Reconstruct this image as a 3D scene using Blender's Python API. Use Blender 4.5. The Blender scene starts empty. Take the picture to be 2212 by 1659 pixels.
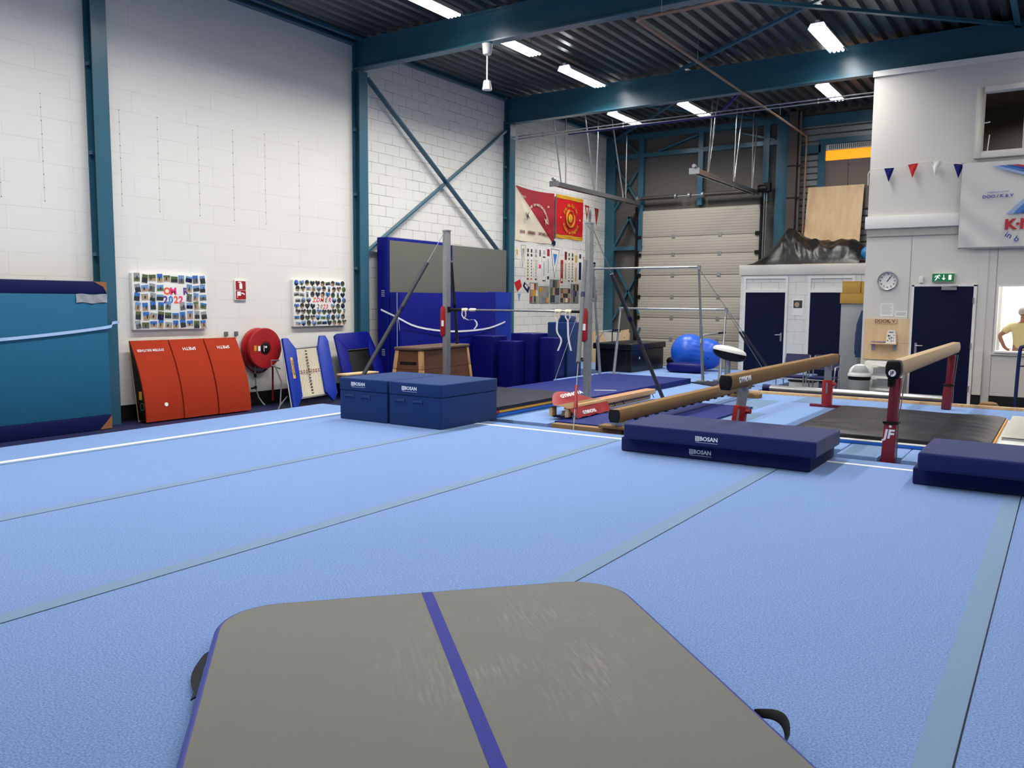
import bpy, bmesh, math, random
from mathutils import Vector, Matrix, noise
PI = math.pi
rnd = random.Random(11)
SC = bpy.context.scene
COL = SC.collection
V = Vector

# ---------------------------------------------------------------- materials
def lin(h):
    h = h.lstrip('#')
    out = []
    for i in (0, 2, 4):
        c = int(h[i:i+2], 16) / 255
        out.append(c/12.92 if c <= .04045 else ((c+.055)/1.055)**2.4)
    return (*out, 1)

def new_mat(name):
    m = bpy.data.materials.new(name); m.use_nodes = True
    nt = m.node_tree; nt.nodes.clear()
    out = nt.nodes.new('ShaderNodeOutputMaterial')
    b = nt.nodes.new('ShaderNodeBsdfPrincipled')
    nt.links.new(b.outputs[0], out.inputs[0])
    return m, nt, b

def N(nt, t, **k):
    n = nt.nodes.new(t)
    for a, v in k.items():
        setattr(n, a, v)
    return n

def coords(nt, scale=(1, 1, 1)):
    tc = N(nt, 'ShaderNodeTexCoord'); mp = N(nt, 'ShaderNodeMapping')
    nt.links.new(tc.outputs['Object'], mp.inputs['Vector'])
    mp.inputs['Scale'].default_value = scale
    return mp.outputs[0]

def mat(name, hexc, rough=.5, metal=0, var=.08, scale=6, bump=0, bscale=40, stretch=(1, 1, 1), spec=.5, coat=0, sheen=0):
    m, nt, b = new_mat(name)
    c = lin(hexc)
    vec = coords(nt, stretch)
    nz = N(nt, 'ShaderNodeTexNoise'); nz.inputs['Scale'].default_value = scale; nz.inputs['Detail'].default_value = 4
    nt.links.new(vec, nz.inputs['Vector'])
    mx = N(nt, 'ShaderNodeMix', data_type='RGBA')
    mx.inputs[6].default_value = tuple(min(1, x*(1-var)) for x in c[:3]) + (1,)
    mx.inputs[7].default_value = tuple(min(1, x*(1+var)) for x in c[:3]) + (1,)
    nt.links.new(nz.outputs['Fac'], mx.inputs[0])
    nt.links.new(mx.outputs[2], b.inputs['Base Color'])
    b.inputs['Roughness'].default_value = rough
    b.inputs['Metallic'].default_value = metal
    b.inputs['Specular IOR Level'].default_value = spec
    b.inputs['Coat Weight'].default_value = coat
    b.inputs['Sheen Weight'].default_value = sheen
    if bump:
        n2 = N(nt, 'ShaderNodeTexNoise'); n2.inputs['Scale'].default_value = bscale; n2.inputs['Detail'].default_value = 3
        nt.links.new(vec, n2.inputs['Vector'])
        bp = N(nt, 'ShaderNodeBump'); bp.inputs['Strength'].default_value = bump; bp.inputs['Distance'].default_value = .02
        nt.links.new(n2.outputs['Fac'], bp.inputs['Height']); nt.links.new(bp.outputs[0], b.inputs['Normal'])
    return m

def emis(name, hexc, s):
    m, nt, b = new_mat(name)
    b.inputs['Base Color'].default_value = lin(hexc)
    b.inputs['Emission Color'].default_value = lin(hexc)
    b.inputs['Emission Strength'].default_value = s
    return m

def brick_mat(name, hexc, joint, bw, bh, msize, strength, axis='YZ', rough=.75, blotch=.05, offset=.5, ext=1.5):
    """painted block wall: courses bh high, blocks bw long, thin joints"""
    m, nt, b = new_mat(name)
    tc = N(nt, 'ShaderNodeTexCoord'); sp = N(nt, 'ShaderNodeSeparateXYZ'); cb = N(nt, 'ShaderNodeCombineXYZ')
    nt.links.new(tc.outputs['Object'], sp.inputs[0])
    nt.links.new(sp.outputs[axis[0]], cb.inputs[0]); nt.links.new(sp.outputs[axis[1]], cb.inputs[1])
    br = N(nt, 'ShaderNodeTexBrick'); br.offset = offset
    nt.links.new(cb.outputs[0], br.inputs['Vector'])
    br.inputs['Scale'].default_value = 1; br.inputs['Brick Width'].default_value = bw; br.inputs['Row Height'].default_value = bh
    br.inputs['Mortar Size'].default_value = msize; br.inputs['Mortar Smooth'].default_value = .3; br.inputs['Bias'].default_value = 0
    c = lin(hexc); j = lin(joint)
    br.inputs['Color1'].default_value = c
    br.inputs['Color2'].default_value = tuple(x*.965 for x in c[:3]) + (1,)
    br.inputs['Mortar'].default_value = j
    nz = N(nt, 'ShaderNodeTexNoise'); nz.inputs['Scale'].default_value = 1.1; nz.inputs['Detail'].default_value = 5
    nt.links.new(cb.outputs[0], nz.inputs['Vector'])
    n3 = N(nt, 'ShaderNodeTexNoise'); n3.inputs['Scale'].default_value = 1.7; n3.inputs['Detail'].default_value = 2
    nt.links.new(cb.outputs[0], n3.inputs['Vector'])
    # joints show only here and there under the paint
    ram = N(nt, 'ShaderNodeMapRange'); ram.inputs[1].default_value = .35; ram.inputs[2].default_value = .6
    ram.inputs[3].default_value = strength*.25; ram.inputs[4].default_value = strength*ext
    nt.links.new(n3.outputs['Fac'], ram.inputs[0])
    mul = N(nt, 'ShaderNodeMath', operation='MULTIPLY', use_clamp=True); nt.links.new(br.outputs['Fac'], mul.inputs[0]); nt.links.new(ram.outputs[0], mul.inputs[1])
    mx = N(nt, 'ShaderNodeMix', data_type='RGBA')
    mx.inputs[6].default_value = c; mx.inputs[7].default_value = j
    nt.links.new(mul.outputs[0], mx.inputs[0])
    bl = N(nt, 'ShaderNodeMix', data_type='RGBA', blend_type='MULTIPLY')
    rp = N(nt, 'ShaderNodeMapRange'); rp.inputs[3].default_value = 1-blotch; rp.inputs[4].default_value = 1+blotch*.3
    nt.links.new(nz.outputs['Fac'], rp.inputs[0])
    nt.links.new(mx.outputs[2], bl.inputs[6]); nt.links.new(rp.outputs[0], bl.inputs[7]); bl.inputs[0].default_value = 1
    nt.links.new(bl.outputs[2], b.inputs['Base Color'])
    b.inputs['Roughness'].default_value = rough
    bp = N(nt, 'ShaderNodeBump'); bp.invert = True; bp.inputs['Strength'].default_value = .35; bp.inputs['Distance'].default_value = .01
    nt.links.new(mul.outputs[0], bp.inputs['Height']); nt.links.new(bp.outputs[0], b.inputs['Normal'])
    return m

def wood_mat(name, hexa, hexb, rough=.5, stretch=(3, .35, 3), scale=5):
    m, nt, b = new_mat(name)
    vec = coords(nt, stretch)
    nz = N(nt, 'ShaderNodeTexNoise'); nz.inputs['Scale'].default_value = scale; nz.inputs['Detail'].default_value = 6; nz.inputs['Distortion'].default_value = .6
    nt.links.new(vec, nz.inputs['Vector'])
    cr = N(nt, 'ShaderNodeValToRGB')
    cr.color_ramp.elements[0].position = .3; cr.color_ramp.elements[0].color = lin(hexa)
    cr.color_ramp.elements[1].position = .7; cr.color_ramp.elements[1].color = lin(hexb)
    nt.links.new(nz.outputs['Fac'], cr.inputs[0]); nt.links.new(cr.outputs[0], b.inputs['Base Color'])
    b.inputs['Roughness'].default_value = rough
    return m

def speckle_mat(name, hexa, hexb, rough=.9, scale=160, big=.06, bigscale=.6, bump=.25, sheen=0):
    m, nt, b = new_mat(name)
    vec = coords(nt)
    nz = N(nt, 'ShaderNodeTexNoise'); nz.inputs['Scale'].default_value = scale; nz.inputs['Detail'].default_value = 2; nz.inputs['Roughness'].default_value = .7
    nt.links.new(vec, nz.inputs['Vector'])
    cr = N(nt, 'ShaderNodeValToRGB')
    cr.color_ramp.elements[0].position = .32; cr.color_ramp.elements[0].color = lin(hexa)
    cr.color_ramp.elements[1].position = .68; cr.color_ramp.elements[1].color = lin(hexb)
    nt.links.new(nz.outputs['Fac'], cr.inputs[0])
    n2 = N(nt, 'ShaderNodeTexNoise'); n2.inputs['Scale'].default_value = bigscale; n2.inputs['Detail'].default_value = 4
    nt.links.new(vec, n2.inputs['Vector'])
    rp = N(nt, 'ShaderNodeMapRange'); rp.inputs[3].default_value = 1-big; rp.inputs[4].default_value = 1+big
    nt.links.new(n2.outputs['Fac'], rp.inputs[0])
    bl = N(nt, 'ShaderNodeMix', data_type='RGBA', blend_type='MULTIPLY'); bl.inputs[0].default_value = 1
    nt.links.new(cr.outputs[0], bl.inputs[6]); nt.links.new(rp.outputs[0], bl.inputs[7])
    nt.links.new(bl.outputs[2], b.inputs['Base Color'])
    b.inputs['Roughness'].default_value = rough; b.inputs['Specular IOR Level'].default_value = .2
    b.inputs['Sheen Weight'].default_value = sheen
    bp = N(nt, 'ShaderNodeBump'); bp.inputs['Strength'].default_value = bump; bp.inputs['Distance'].default_value = .004
    nt.links.new(nz.outputs['Fac'], bp.inputs['Height']); nt.links.new(bp.outputs[0], b.inputs['Normal'])
    return m

def wave_mat(name, hexa, hexb, axis, period, rough=.4, metal=0, bump=.6):
    """horizontal ribs or grain lines along one axis"""
    m, nt, b = new_mat(name)
    vec = coords(nt)
    wv = N(nt, 'ShaderNodeTexWave', wave_type='BANDS', bands_direction=axis)
    wv.inputs['Scale'].default_value = 1/(period*3.1416)*PI/2*1.0
    wv.inputs['Distortion'].default_value = .3
    nt.links.new(vec, wv.inputs['Vector'])
    mx = N(nt, 'ShaderNodeMix', data_type='RGBA'); mx.inputs[6].default_value = lin(hexa); mx.inputs[7].default_value = lin(hexb)
    nt.links.new(wv.outputs['Fac'], mx.inputs[0]); nt.links.new(mx.outputs[2], b.inputs['Base Color'])
    b.inputs['Roughness'].default_value = rough; b.inputs['Metallic'].default_value = metal
    bp = N(nt, 'ShaderNodeBump'); bp.inputs['Strength'].default_value = bump; bp.inputs['Distance'].default_value = .02
    nt.links.new(wv.outputs['Fac'], bp.inputs['Height']); nt.links.new(bp.outputs[0], b.inputs['Normal'])
    return m

# ---------------------------------------------------------------- mesh builder
class MB:
    def __init__(s):
        s.v = []; s.f = []; s.m = []; s.sm = []
    def add(s, vs, fs, m=0, smooth=False):
        k = len(s.v); s.v += [V(p) for p in vs]
        for f in fs:
            s.f.append(tuple(i+k for i in f)); s.m.append(m); s.sm.append(smooth)
        return s
    def box(s, x0, x1, y0, y1, z0, z1, m=0):
        return s.add([(x0,y0,z0),(x1,y0,z0),(x1,y1,z0),(x0,y1,z0),(x0,y0,z1),(x1,y0,z1),(x1,y1,z1),(x0,y1,z1)],
              [(0,3,2,1),(4,5,6,7),(0,1,5,4),(1,2,6,5),(2,3,7,6),(3,0,4,7)], m)
    def obox(s, c, a, b, d, m=0):
        """box at centre c with half axes a, b, d"""
        c, a, b, d = V(c), V(a), V(b), V(d)
        vs = [c-a-b-d, c+a-b-d, c+a+b-d, c-a+b-d, c-a-b+d, c+a-b+d, c+a+b+d, c-a+b+d]
        return s.add(vs, [(0,3,2,1),(4,5,6,7),(0,1,5,4),(1,2,6,5),(2,3,7,6),(3,0,4,7)], m)
    def beam(s, p0, p1, w, h, m=0, up=(0,0,1)):
        """rectangular bar between two points"""
        p0, p1 = V(p0), V(p1); d = (p1-p0)/2
        u = V(up)
        if abs(d.normalized().dot(u)) > .98: u = V((1,0,0))
        a = d.cross(u).normalized(); b = a.cross(d).normalized()
        return s.obox((p0+p1)/2, a*w/2, d, b*h/2, m)
    def cyl(s, p0, p1, r, n=12, m=0, r2=None, cap=True):
        p0, p1 = V(p0), V(p1); d = (p1-p0).normalized()
        u = V((0,0,1)) if abs(d.z) < .9 else V((1,0,0))
        a = d.cross(u).normalized(); b = d.cross(a)
        r2 = r if r2 is None else r2
        k = len(s.v)
        for p, rr in ((p0, r), (p1, r2)):
            for i in range(n):
                t = 2*PI*i/n; s.v.append(p+a*math.cos(t)*rr+b*math.sin(t)*rr)
        for i in range(n):
            j = (i+1) % n
            s.f.append((k+i, k+j, k+n+j, k+n+i)); s.m.append(m); s.sm.append(True)
        if cap:
            s.f.append(tuple(k+i for i in reversed(range(n)))); s.m.append(m); s.sm.append(False)
            s.f.append(tuple(k+n+i for i in range(n))); s.m.append(m); s.sm.append(False)
        return s
    def tube(s, pts, r, n=8, m=0, closed=False):
        pts = [V(p) for p in pts]; L = len(pts); rings = []
        prev = None
        for i, p in enumerate(pts):
            d = (pts[(i+1) % L if closed else min(i+1, L-1)] - pts[(i-1) % L if closed else max(i-1, 0)]).normalized()
            if prev is None:
                u = V((0,0,1)) if abs(d.z) < .9 else V((1,0,0))
                a = d.cross(u).normalized()
            else:
                a = (prev - d*prev.dot(d)).normalized()
            prev = a; b = d.cross(a); k = len(s.v); rr = r[i] if isinstance(r, (list, tuple)) else r
            for j in range(n):
                t = 2*PI*j/n; s.v.append(p+a*math.cos(t)*rr+b*math.sin(t)*rr)
            rings.append(k)
        for i in range(L if closed else L-1):
            k, q = rings[i], rings[(i+1) % L]
            for j in range(n):
                jj = (j+1) % n
                s.f.append((k+j, k+jj, q+jj, q+j)); s.m.append(m); s.sm.append(True)
        if not closed:
            s.f.append(tuple(rings[0]+j for j in reversed(range(n)))); s.m.append(m); s.sm.append(False)
            s.f.append(tuple(rings[-1]+j for j in range(n))); s.m.append(m); s.sm.append(False)
        return s
    def lathe(s, prof, o, axis=(0,0,1), n=24, m=0):
        """profile of (radius, height) pairs round an axis"""
        o, d = V(o), V(axis).normalized()
        u = V((0,0,1)) if abs(d.z) < .9 else V((1,0,0))
        a = d.cross(u).normalized(); b = d.cross(a); k = len(s.v)
        for r, h in prof:
            for i in range(n):
                t = 2*PI*i/n; s.v.append(o+d*h+a*math.cos(t)*r+b*math.sin(t)*r)
        for q in range(len(prof)-1):
            for i in range(n):
                j = (i+1) % n
                s.f.append((k+q*n+i, k+q*n+j, k+(q+1)*n+j, k+(q+1)*n+i)); s.m.append(m); s.sm.append(True)
        return s
    def prism(s, poly, o, u, v, t, m=0):
        """flat polygon (2-D points in axes u, v from o) thickened by vector t"""
        o, u, v, t = V(o), V(u), V(v), V(t); n = len(poly); k = len(s.v)
        for off in (V((0,0,0)), t):
            for x, y in poly: s.v.append(o+u*x+v*y+off)
        s.f.append(tuple(k+i for i in reversed(range(n)))); s.f.append(tuple(k+n+i for i in range(n)))
        s.m += [m, m]; s.sm += [False, False]
        for i in range(n):
            j = (i+1) % n
            s.f.append((k+i, k+j, k+n+j, k+n+i)); s.m.append(m); s.sm.append(False)
        return s
    def grid(s, nu, nv, fn, m=0, smooth=True):
        k = len(s.v)
        for i in range(nu+1):
            for j in range(nv+1): s.v.append(V(fn(i/nu, j/nv)))
        for i in range(nu):
            for j in range(nv):
                a = k+i*(nv+1)+j
                s.f.append((a, a+nv+1, a+nv+2, a+1)); s.m.append(m); s.sm.append(smooth)
        return s
    def ball(s, c, r, n=20, m=0, sc=(1,1,1)):
        c = V(c)
        return s.grid(n, n//2, lambda u, w: c+V((r*sc[0]*math.cos(2*PI*u)*math.sin(PI*w), r*sc[1]*math.sin(2*PI*u)*math.sin(PI*w), -r*sc[2]*math.cos(PI*w))), m)
    def mesh(s, name, mats, bevel=0, seg=2, origin=None, merge=True):
        me = bpy.data.meshes.new(name)
        o = V(origin) if origin is not None else V((0,0,0))
        me.from_pydata([tuple(p-o) for p in s.v], [], s.f)
        for i, p in enumerate(me.polygons):
            p.material_index = s.m[i]; p.use_smooth = s.sm[i]
        bm = bmesh.new(); bm.from_mesh(me)
        if merge: bmesh.ops.remove_doubles(bm, verts=bm.verts, dist=1e-5)
        bmesh.ops.recalc_face_normals(bm, faces=bm.faces)
        if bevel:
            es = [e for e in bm.edges if e.is_manifold and e.calc_face_angle(0) > .5]
            bmesh.ops.bevel(bm, geom=es, offset=bevel, segments=seg, profile=.6, affect='EDGES', clamp_overlap=True)
            for f in bm.faces: f.smooth = True
        bm.to_mesh(me); bm.free()
        me.set_sharp_from_angle(angle=.7)
        for mm in (mats if isinstance(mats, (list, tuple)) else [mats]): me.materials.append(mm)
        return me

def place(name, me, parent=None, loc=(0,0,0)):
    o = bpy.data.objects.new(name, me); COL.objects.link(o)
    o.location = loc
    if parent is not None:
        o.parent = parent; o.matrix_parent_inverse = Matrix.Translation(-abs_loc(parent))
    return o

def abs_loc(o):
    p = V(o.get('_at', o.location)); return p

def obj(name, mb, mats, parent=None, bevel=0, seg=2, merge=True):
    """one mesh object; its origin sits at its own base"""
    lo = V((min(p.x for p in mb.v), min(p.y for p in mb.v), min(p.z for p in mb.v)))
    hi = V((max(p.x for p in mb.v), max(p.y for p in mb.v), max(p.z for p in mb.v)))
    o = V(((lo.x+hi.x)/2, (lo.y+hi.y)/2, lo.z))
    ob = place(name, mb.mesh(name, mats, bevel, seg, o, merge), parent, o)
    WORLD[ob.name] = o.copy()
    return ob
WORLD = {}

def abs_loc(o):
    return WORLD.get(o.name, V(o.location))

def tag(o, label, cat, group=None, kind=None):
    if label: o['label'] = label
    if cat: o['category'] = cat
    if group: o['group'] = group
    if kind: o['kind'] = kind
    return o

def thing(name, label, cat, loc, group=None):
    o = bpy.data.objects.new(name, None); COL.objects.link(o)
    o.empty_display_size = .1; o.location = loc; WORLD[o.name] = V(loc)
    return tag(o, label, cat, group)

def struct(name, mb, mats, bevel=0, **k):
    o = obj(name, mb, mats, None, bevel, **k); o['kind'] = 'structure'; return o

def dup(root, loc, label, group=None):
    """copy of a thing with copies of its parts and sub-parts"""
    r = root.copy(); COL.objects.link(r); r.location = loc; WORLD[r.name] = V(loc)
    r['label'] = label
    if group: r['group'] = group
    d = V(loc) - abs_loc(root)
    def kids(a, b):
        for ch in list(a.children):
            c = ch.copy(); COL.objects.link(c); inv = ch.matrix_parent_inverse.copy()
            c.parent = b; c.matrix_parent_inverse = inv
            WORLD[c.name] = abs_loc(ch) + d
            kids(ch, c)
    kids(root, r)
    return r

def text(name, s, size, o, right, up, m, parent, bold=.0, ext=.001, align='CENTER', shear=0, sx=1.0):
    """raised lettering on a surface: o = middle of the line, right/up = reading axes"""
    cu = bpy.data.curves.new(name, 'FONT'); cu.body = s; cu.size = size; cu.align_x = align; cu.align_y = 'CENTER'
    cu.offset = bold*size; cu.extrude = ext; cu.resolution_u = 2; cu.shear = shear
    t = bpy.data.objects.new(name, cu); COL.objects.link(t)
    dg = bpy.context.evaluated_depsgraph_get(); dg.update()
    me = bpy.data.meshes.new_from_object(t.evaluated_get(dg))
    bpy.data.objects.remove(t); bpy.data.curves.remove(cu)
    r, u = V(right).normalized(), V(up).normalized(); n = r.cross(u)
    M = Matrix((r*sx, u, n)).transposed()
    me.transform(M.to_4x4()); me.name = name
    me.materials.clear(); me.materials.append(m)
    ob = place(name, me, parent, V(o)); WORLD[ob.name] = V(o)
    return ob
EXPOSURE = 0.0; LAMP_W = 125; ROOM_W = 130
# ---------------------------------------------------------------- palette
M = {}
M['carpet'] = speckle_mat('carpet_light_blue', '#5874A6', '#829FD0', scale=110, big=.05)
M['tape'] = mat('hook_tape', '#6A87A8', .75, var=.05, scale=60, stretch=(1, 14, 1), bump=.15, bscale=30)
M['white_tape'] = mat('white_tape', '#F2F3F4', .6, var=.02)
M['carpet_far'] = speckle_mat('foam_carpet_blue', '#6C89BB', '#809DCB', big=.08, bigscale=1.3)
M['carpet_grey'] = speckle_mat('foam_carpet_grey', '#647F9F', '#728DAB', big=.08)
M['floor'] = mat('navy_hall_floor', '#0B1240', .6, var=.2, scale=3)
M['wall_a'] = brick_mat('painted_block_large', '#DDDBD6', '#A3A19D', .9, .3, .005, .2, ext=1.6)
M['wall_b'] = brick_mat('painted_block_small', '#DBDAD6', '#7C7B7D', .41, .205, .005, .9, ext=1.2)
M['wall_kiosk'] = brick_mat('painted_block_booth', '#D9D8D4', '#A6A5A2', .41, .29, .006, .7, axis='XZ')
M['white'] = mat('white_panel_paint', '#CBC8C2', .55, var=.03, scale=2)
M['white2'] = mat('white_gloss', '#DDDDDA', .35, var=.02)
M['black_base'] = mat('black_skirting', '#08090C', .5, var=.2)
M['teal'] = mat('teal_steel_paint', '#2E5D71', .3, var=.05, scale=3)
M['deck'] = mat('galvanised_deck', '#6E7376', .35, metal=.75, var=.18, scale=3, stretch=(1, .2, 1))
M['backwall'] = mat('brown_grey_cladding', '#5C5955', .8, var=.3, scale=5, stretch=(.6, 1, 6), bump=.4, bscale=14)
M['ribbed'] = mat('grey_ribbed_cladding', '#8C9092', .4, metal=.5, var=.12)
M['navy_door'] = mat('navy_door_paint', '#020B2E', .5, var=.05, spec=.18)
M['steel'] = mat('brushed_steel', '#B4B6B8', .3, metal=.9, var=.08, stretch=(4, 4, 1))
M['galv'] = mat('galvanised_post', '#94989A', .45, metal=.6, var=.2, scale=14)
M['greytube'] = mat('grey_foam_tube', '#5E6165', .7, var=.08)
M['darktube'] = mat('dark_foam_tube', '#30343C', .7, var=.1)
M['black'] = mat('black_plastic', '#060607', .5, var=.2, spec=.3)
M['blackvinyl'] = mat('black_vinyl', '#0C0D12', .32, var=.2, bump=.2, bscale=8)
M['red'] = mat('red_paint', '#9C181C', .4, var=.06)
M['redpad'] = mat('red_vinyl', '#8E1C26', .5, var=.08, bump=.15, bscale=9, spec=.3)
M['darkred'] = mat('dark_red_powder', '#6E1524', .4, var=.08)
M['wood'] = wood_mat('pale_wood', '#C49A6C', '#DDB98A')
M['suede'] = mat('beam_suede_tan', '#826645', .85, var=.16, scale=7, stretch=(1, .5, 3), spec=.25)
M['suede2'] = mat('beam_suede_pale', '#B2997A', .7, var=.15, scale=9, stretch=(1, .4, 3))
M['ply'] = wood_mat('plywood', '#CBAA80', '#D9BD97', stretch=(2.5, 2.5, .3), scale=3)
M['vaultwood'] = wood_mat('vault_box_brown', '#4A2917', '#5E3720', stretch=(.4, .4, 4), scale=6)
M['vaultlight'] = wood_mat('vault_box_corner', '#A98052', '#BD9668', stretch=(4, 4, .5))
M['vaulttop'] = mat('vault_leather', '#5A4438', .6, var=.1)
M['bosan'] = speckle_mat('navy_mat_cover', '#131D4E', '#1B2861', scale=300, big=.08, bump=.1, sheen=.15)
M['block'] = speckle_mat('blue_block_cover', '#0C2C60', '#11356C', scale=300, big=.06, bump=.1, sheen=.1)
M['tealmat'] = mat('teal_mat_cover', '#1E6285', .5, var=.07, scale=2, bump=.25, bscale=5, spec=.3)
M['navymat'] = mat('navy_mat_border', '#071147', .5, var=.1, spec=.25)
M['bluevinyl'] = mat('royal_blue_vinyl', '#061178', .42, var=.15, scale=3, bump=.4, bscale=4, spec=.28)
M['bluevinyl2'] = mat('mid_blue_vinyl', '#0F2E96', .42, var=.1, scale=3, bump=.3, bscale=4, spec=.3)
M['navyvinyl'] = mat('navy_vinyl', '#05085C', .45, var=.15, scale=4, bump=.3, bscale=6, spec=.28)
M['greymat'] = mat('grey_mat_cover', '#5C5C56', .65, var=.07, scale=2, bump=.25, bscale=4, spec=.3)
M['airgrey'] = mat('air_mat_grey', '#63635E', .6, var=.06, scale=1.6, bump=.08, bscale=300, spec=.3)
M['airblue'] = mat('air_mat_blue', '#2E368F', .4, var=.06)
M['slate'] = mat('slate_landing_mat', '#1E2133', .55, var=.15, scale=3, bump=.25, bscale=5, spec=.2)
M['blackmat'] = mat('black_landing_mat', '#191923', .42, var=.2, scale=3, stretch=(.5, 3, 1), bump=.35, bscale=7, spec=.28)
M['amber'] = mat('amber_piping', '#D99A22', .5)
M['skyvinyl'] = mat('bright_blue_vinyl', '#1E62C0', .45)
M['flatblue'] = mat('flat_blue_mat', '#16256C', .55, var=.1, scale=2, spec=.15)
M['orange'] = mat('orange_felt', '#9A2E14', .85, var=.07, scale=5, bump=.1, bscale=200, spec=.2)
M['brown'] = mat('brown_corner_patch', '#8C5A34', .6)
M['silver'] = mat('silver_tape', '#A3A6AB', .35, metal=.3, var=.1, bump=.4, bscale=12)
M['rope'] = mat('white_webbing', '#DADDE6', .7)
M['lightblue'] = mat('pale_blue_strap', '#A9C6EC', .6)
M['lettering'] = mat('white_lettering', '#E8ECF2', .5, var=.01)
M['paper'] = mat('paper_white', '#E2E1DD', .7, var=.02)
M['cream'] = mat('cream_cloth', '#DDD3BF', .8, var=.05, bump=.2, bscale=6)
M['flagred'] = mat('dark_red_cloth', '#9E1E2E', .6, var=.06, bump=.2, bscale=6)
M['brightred'] = mat('bright_red_cloth', '#C4121F', .5, var=.06, bump=.2, bscale=6)
M['gold'] = mat('gold_fringe', '#CE9A26', .5)
M['pink'] = mat('pink_letter', '#E0337E', .6); M['purple'] = mat('purple_letter', '#5B3A94', .6)
M['letblue'] = mat('blue_letter', '#3C79C8', .6); M['letorange'] = mat('orange_letter', '#E8603A', .6)
M['pinkpale'] = mat('pale_letter', '#E9D9C5', .6)
M['sky'] = mat('photo_sky', '#6E93C2', .3, var=.25, scale=12); M['sky2'] = mat('photo_sky_bright', '#3A6FB8', .3, var=.25, scale=12)
M['sand'] = mat('photo_sand', '#A88F72', .3, var=.3, scale=30); M['green'] = mat('photo_green', '#54683F', .3, var=.4, scale=30)
M['dark'] = mat('photo_dark', '#32363B', .3, var=.5, scale=30); M['sunset'] = mat('photo_sunset', '#B98A72', .3, var=.3, scale=20)
M['skin'] = mat('skin_tone', '#9A6C54', .55, var=.06)
M['greycab'] = mat('grey_cabinet', '#8E9496', .5); M['yellowbox'] = mat('mustard_carton', '#AE883C', .75, var=.08)
M['jacket'] = mat('blue_jacket', '#0E2C54', .7, var=.15, bump=.4, bscale=15)
M['tarp'] = mat('black_tarp', '#0C0D0F', .4, var=.3, scale=3, bump=.5, bscale=7, spec=.4)
M['pipe'] = mat('brown_pipe', '#8A7265', .45, metal=.3)
M['duct'] = mat('brown_duct', '#4A4340', .7, var=.15)
M['greengrn'] = emis('exit_green', '#0E6B3C', .25)
M['exitwhite'] = emis('exit_white', '#E6F2EA', .8)
M['tubeglow'] = emis('tube_glow', '#FFFFFF', 14)
M['orangeglow'] = emis('orange_window_glow', '#FF9A12', 1.1)
M['glass'] = None
m_, nt_, b_ = new_mat('window_glass')
b_.inputs['Base Color'].default_value = (1, 1, 1, 1); b_.inputs['Transmission Weight'].default_value = 1
b_.inputs['Roughness'].default_value = .02; b_.inputs['IOR'].default_value = 1.05
M['glass'] = m_
M['dim'] = mat('dim_room_grey', '#5A5550', .8)
M['brownpanel'] = mat('brown_blind', '#6E625A', .6, var=.06)
M['yellowshirt'] = mat('pale_yellow_shirt', '#CDBB86', .85, var=.05)
M['greyhair'] = mat('grey_hair', '#A7A09C', .8)
M['trousers'] = mat('dark_trousers', '#2A2D38', .8)
M['stripeblue'] = mat('air_mat_stripe', '#232A8C', .5, var=.06, bump=.25, bscale=250, spec=.2)

def chalked(name, hexc):
    m = mat(name, hexc, .6, var=.05, scale=1.6, bump=.08, bscale=300, spec=.3)
    nt = m.node_tree; b = [n for n in nt.nodes if n.type == 'BSDF_PRINCIPLED'][0]
    src = b.inputs['Base Color'].links[0].from_socket
    tc = N(nt, 'ShaderNodeTexCoord')
    mp = N(nt, 'ShaderNodeCombineXYZ')
    for k, d in enumerate(((.675*62, .738*62, 0), (.738*7, -.675*7, 0))):
        dt = N(nt, 'ShaderNodeVectorMath', operation='DOT_PRODUCT'); dt.inputs[1].default_value = d
        nt.links.new(tc.outputs['Object'], dt.inputs[0]); nt.links.new(dt.outputs['Value'], mp.inputs[k])
    ds = N(nt, 'ShaderNodeVectorMath', operation='DISTANCE'); ds.inputs[1].default_value = (-.22, .7, 0)
    nt.links.new(tc.outputs['Object'], ds.inputs[0])
    rr_ = N(nt, 'ShaderNodeMapRange'); rr_.inputs[1].default_value = .85; rr_.inputs[2].default_value = .15; rr_.inputs[4].default_value = .34
    nt.links.new(ds.outputs['Value'], rr_.inputs[0])
    st = N(nt, 'ShaderNodeTexNoise'); st.inputs['Scale'].default_value = 1; st.inputs['Detail'].default_value = 3
    nt.links.new(mp.outputs[0], st.inputs['Vector'])
    bl = N(nt, 'ShaderNodeTexNoise'); bl.inputs['Scale'].default_value = 2.2; bl.inputs['Detail'].default_value = 4
    nt.links.new(tc.outputs['Object'], bl.inputs['Vector'])
    r1 = N(nt, 'ShaderNodeMapRange'); r1.inputs[1].default_value = .45; r1.inputs[2].default_value = .75
    r2 = N(nt, 'ShaderNodeMapRange'); r2.inputs[1].default_value = .42; r2.inputs[2].default_value = .6
    nt.links.new(st.outputs['Fac'], r1.inputs[0]); nt.links.new(bl.outputs['Fac'], r2.inputs[0])
    mu = N(nt, 'ShaderNodeMath', operation='MULTIPLY'); nt.links.new(r1.outputs[0], mu.inputs[0]); nt.links.new(r2.outputs[0], mu.inputs[1])
    m2 = N(nt, 'ShaderNodeMath', operation='MULTIPLY'); nt.links.new(mu.outputs[0], m2.inputs[0]); nt.links.new(rr_.outputs[0], m2.inputs[1])
    mx = N(nt, 'ShaderNodeMix', data_type='RGBA'); mx.inputs[7].default_value = lin('#B5B5AC')
    nt.links.new(src, mx.inputs[6]); nt.links.new(m2.outputs[0], mx.inputs[0]); nt.links.new(mx.outputs[2], b.inputs['Base Color'])
    return m
M['airgrey'] = chalked('air_mat_grey', '#6A6A66')
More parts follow.
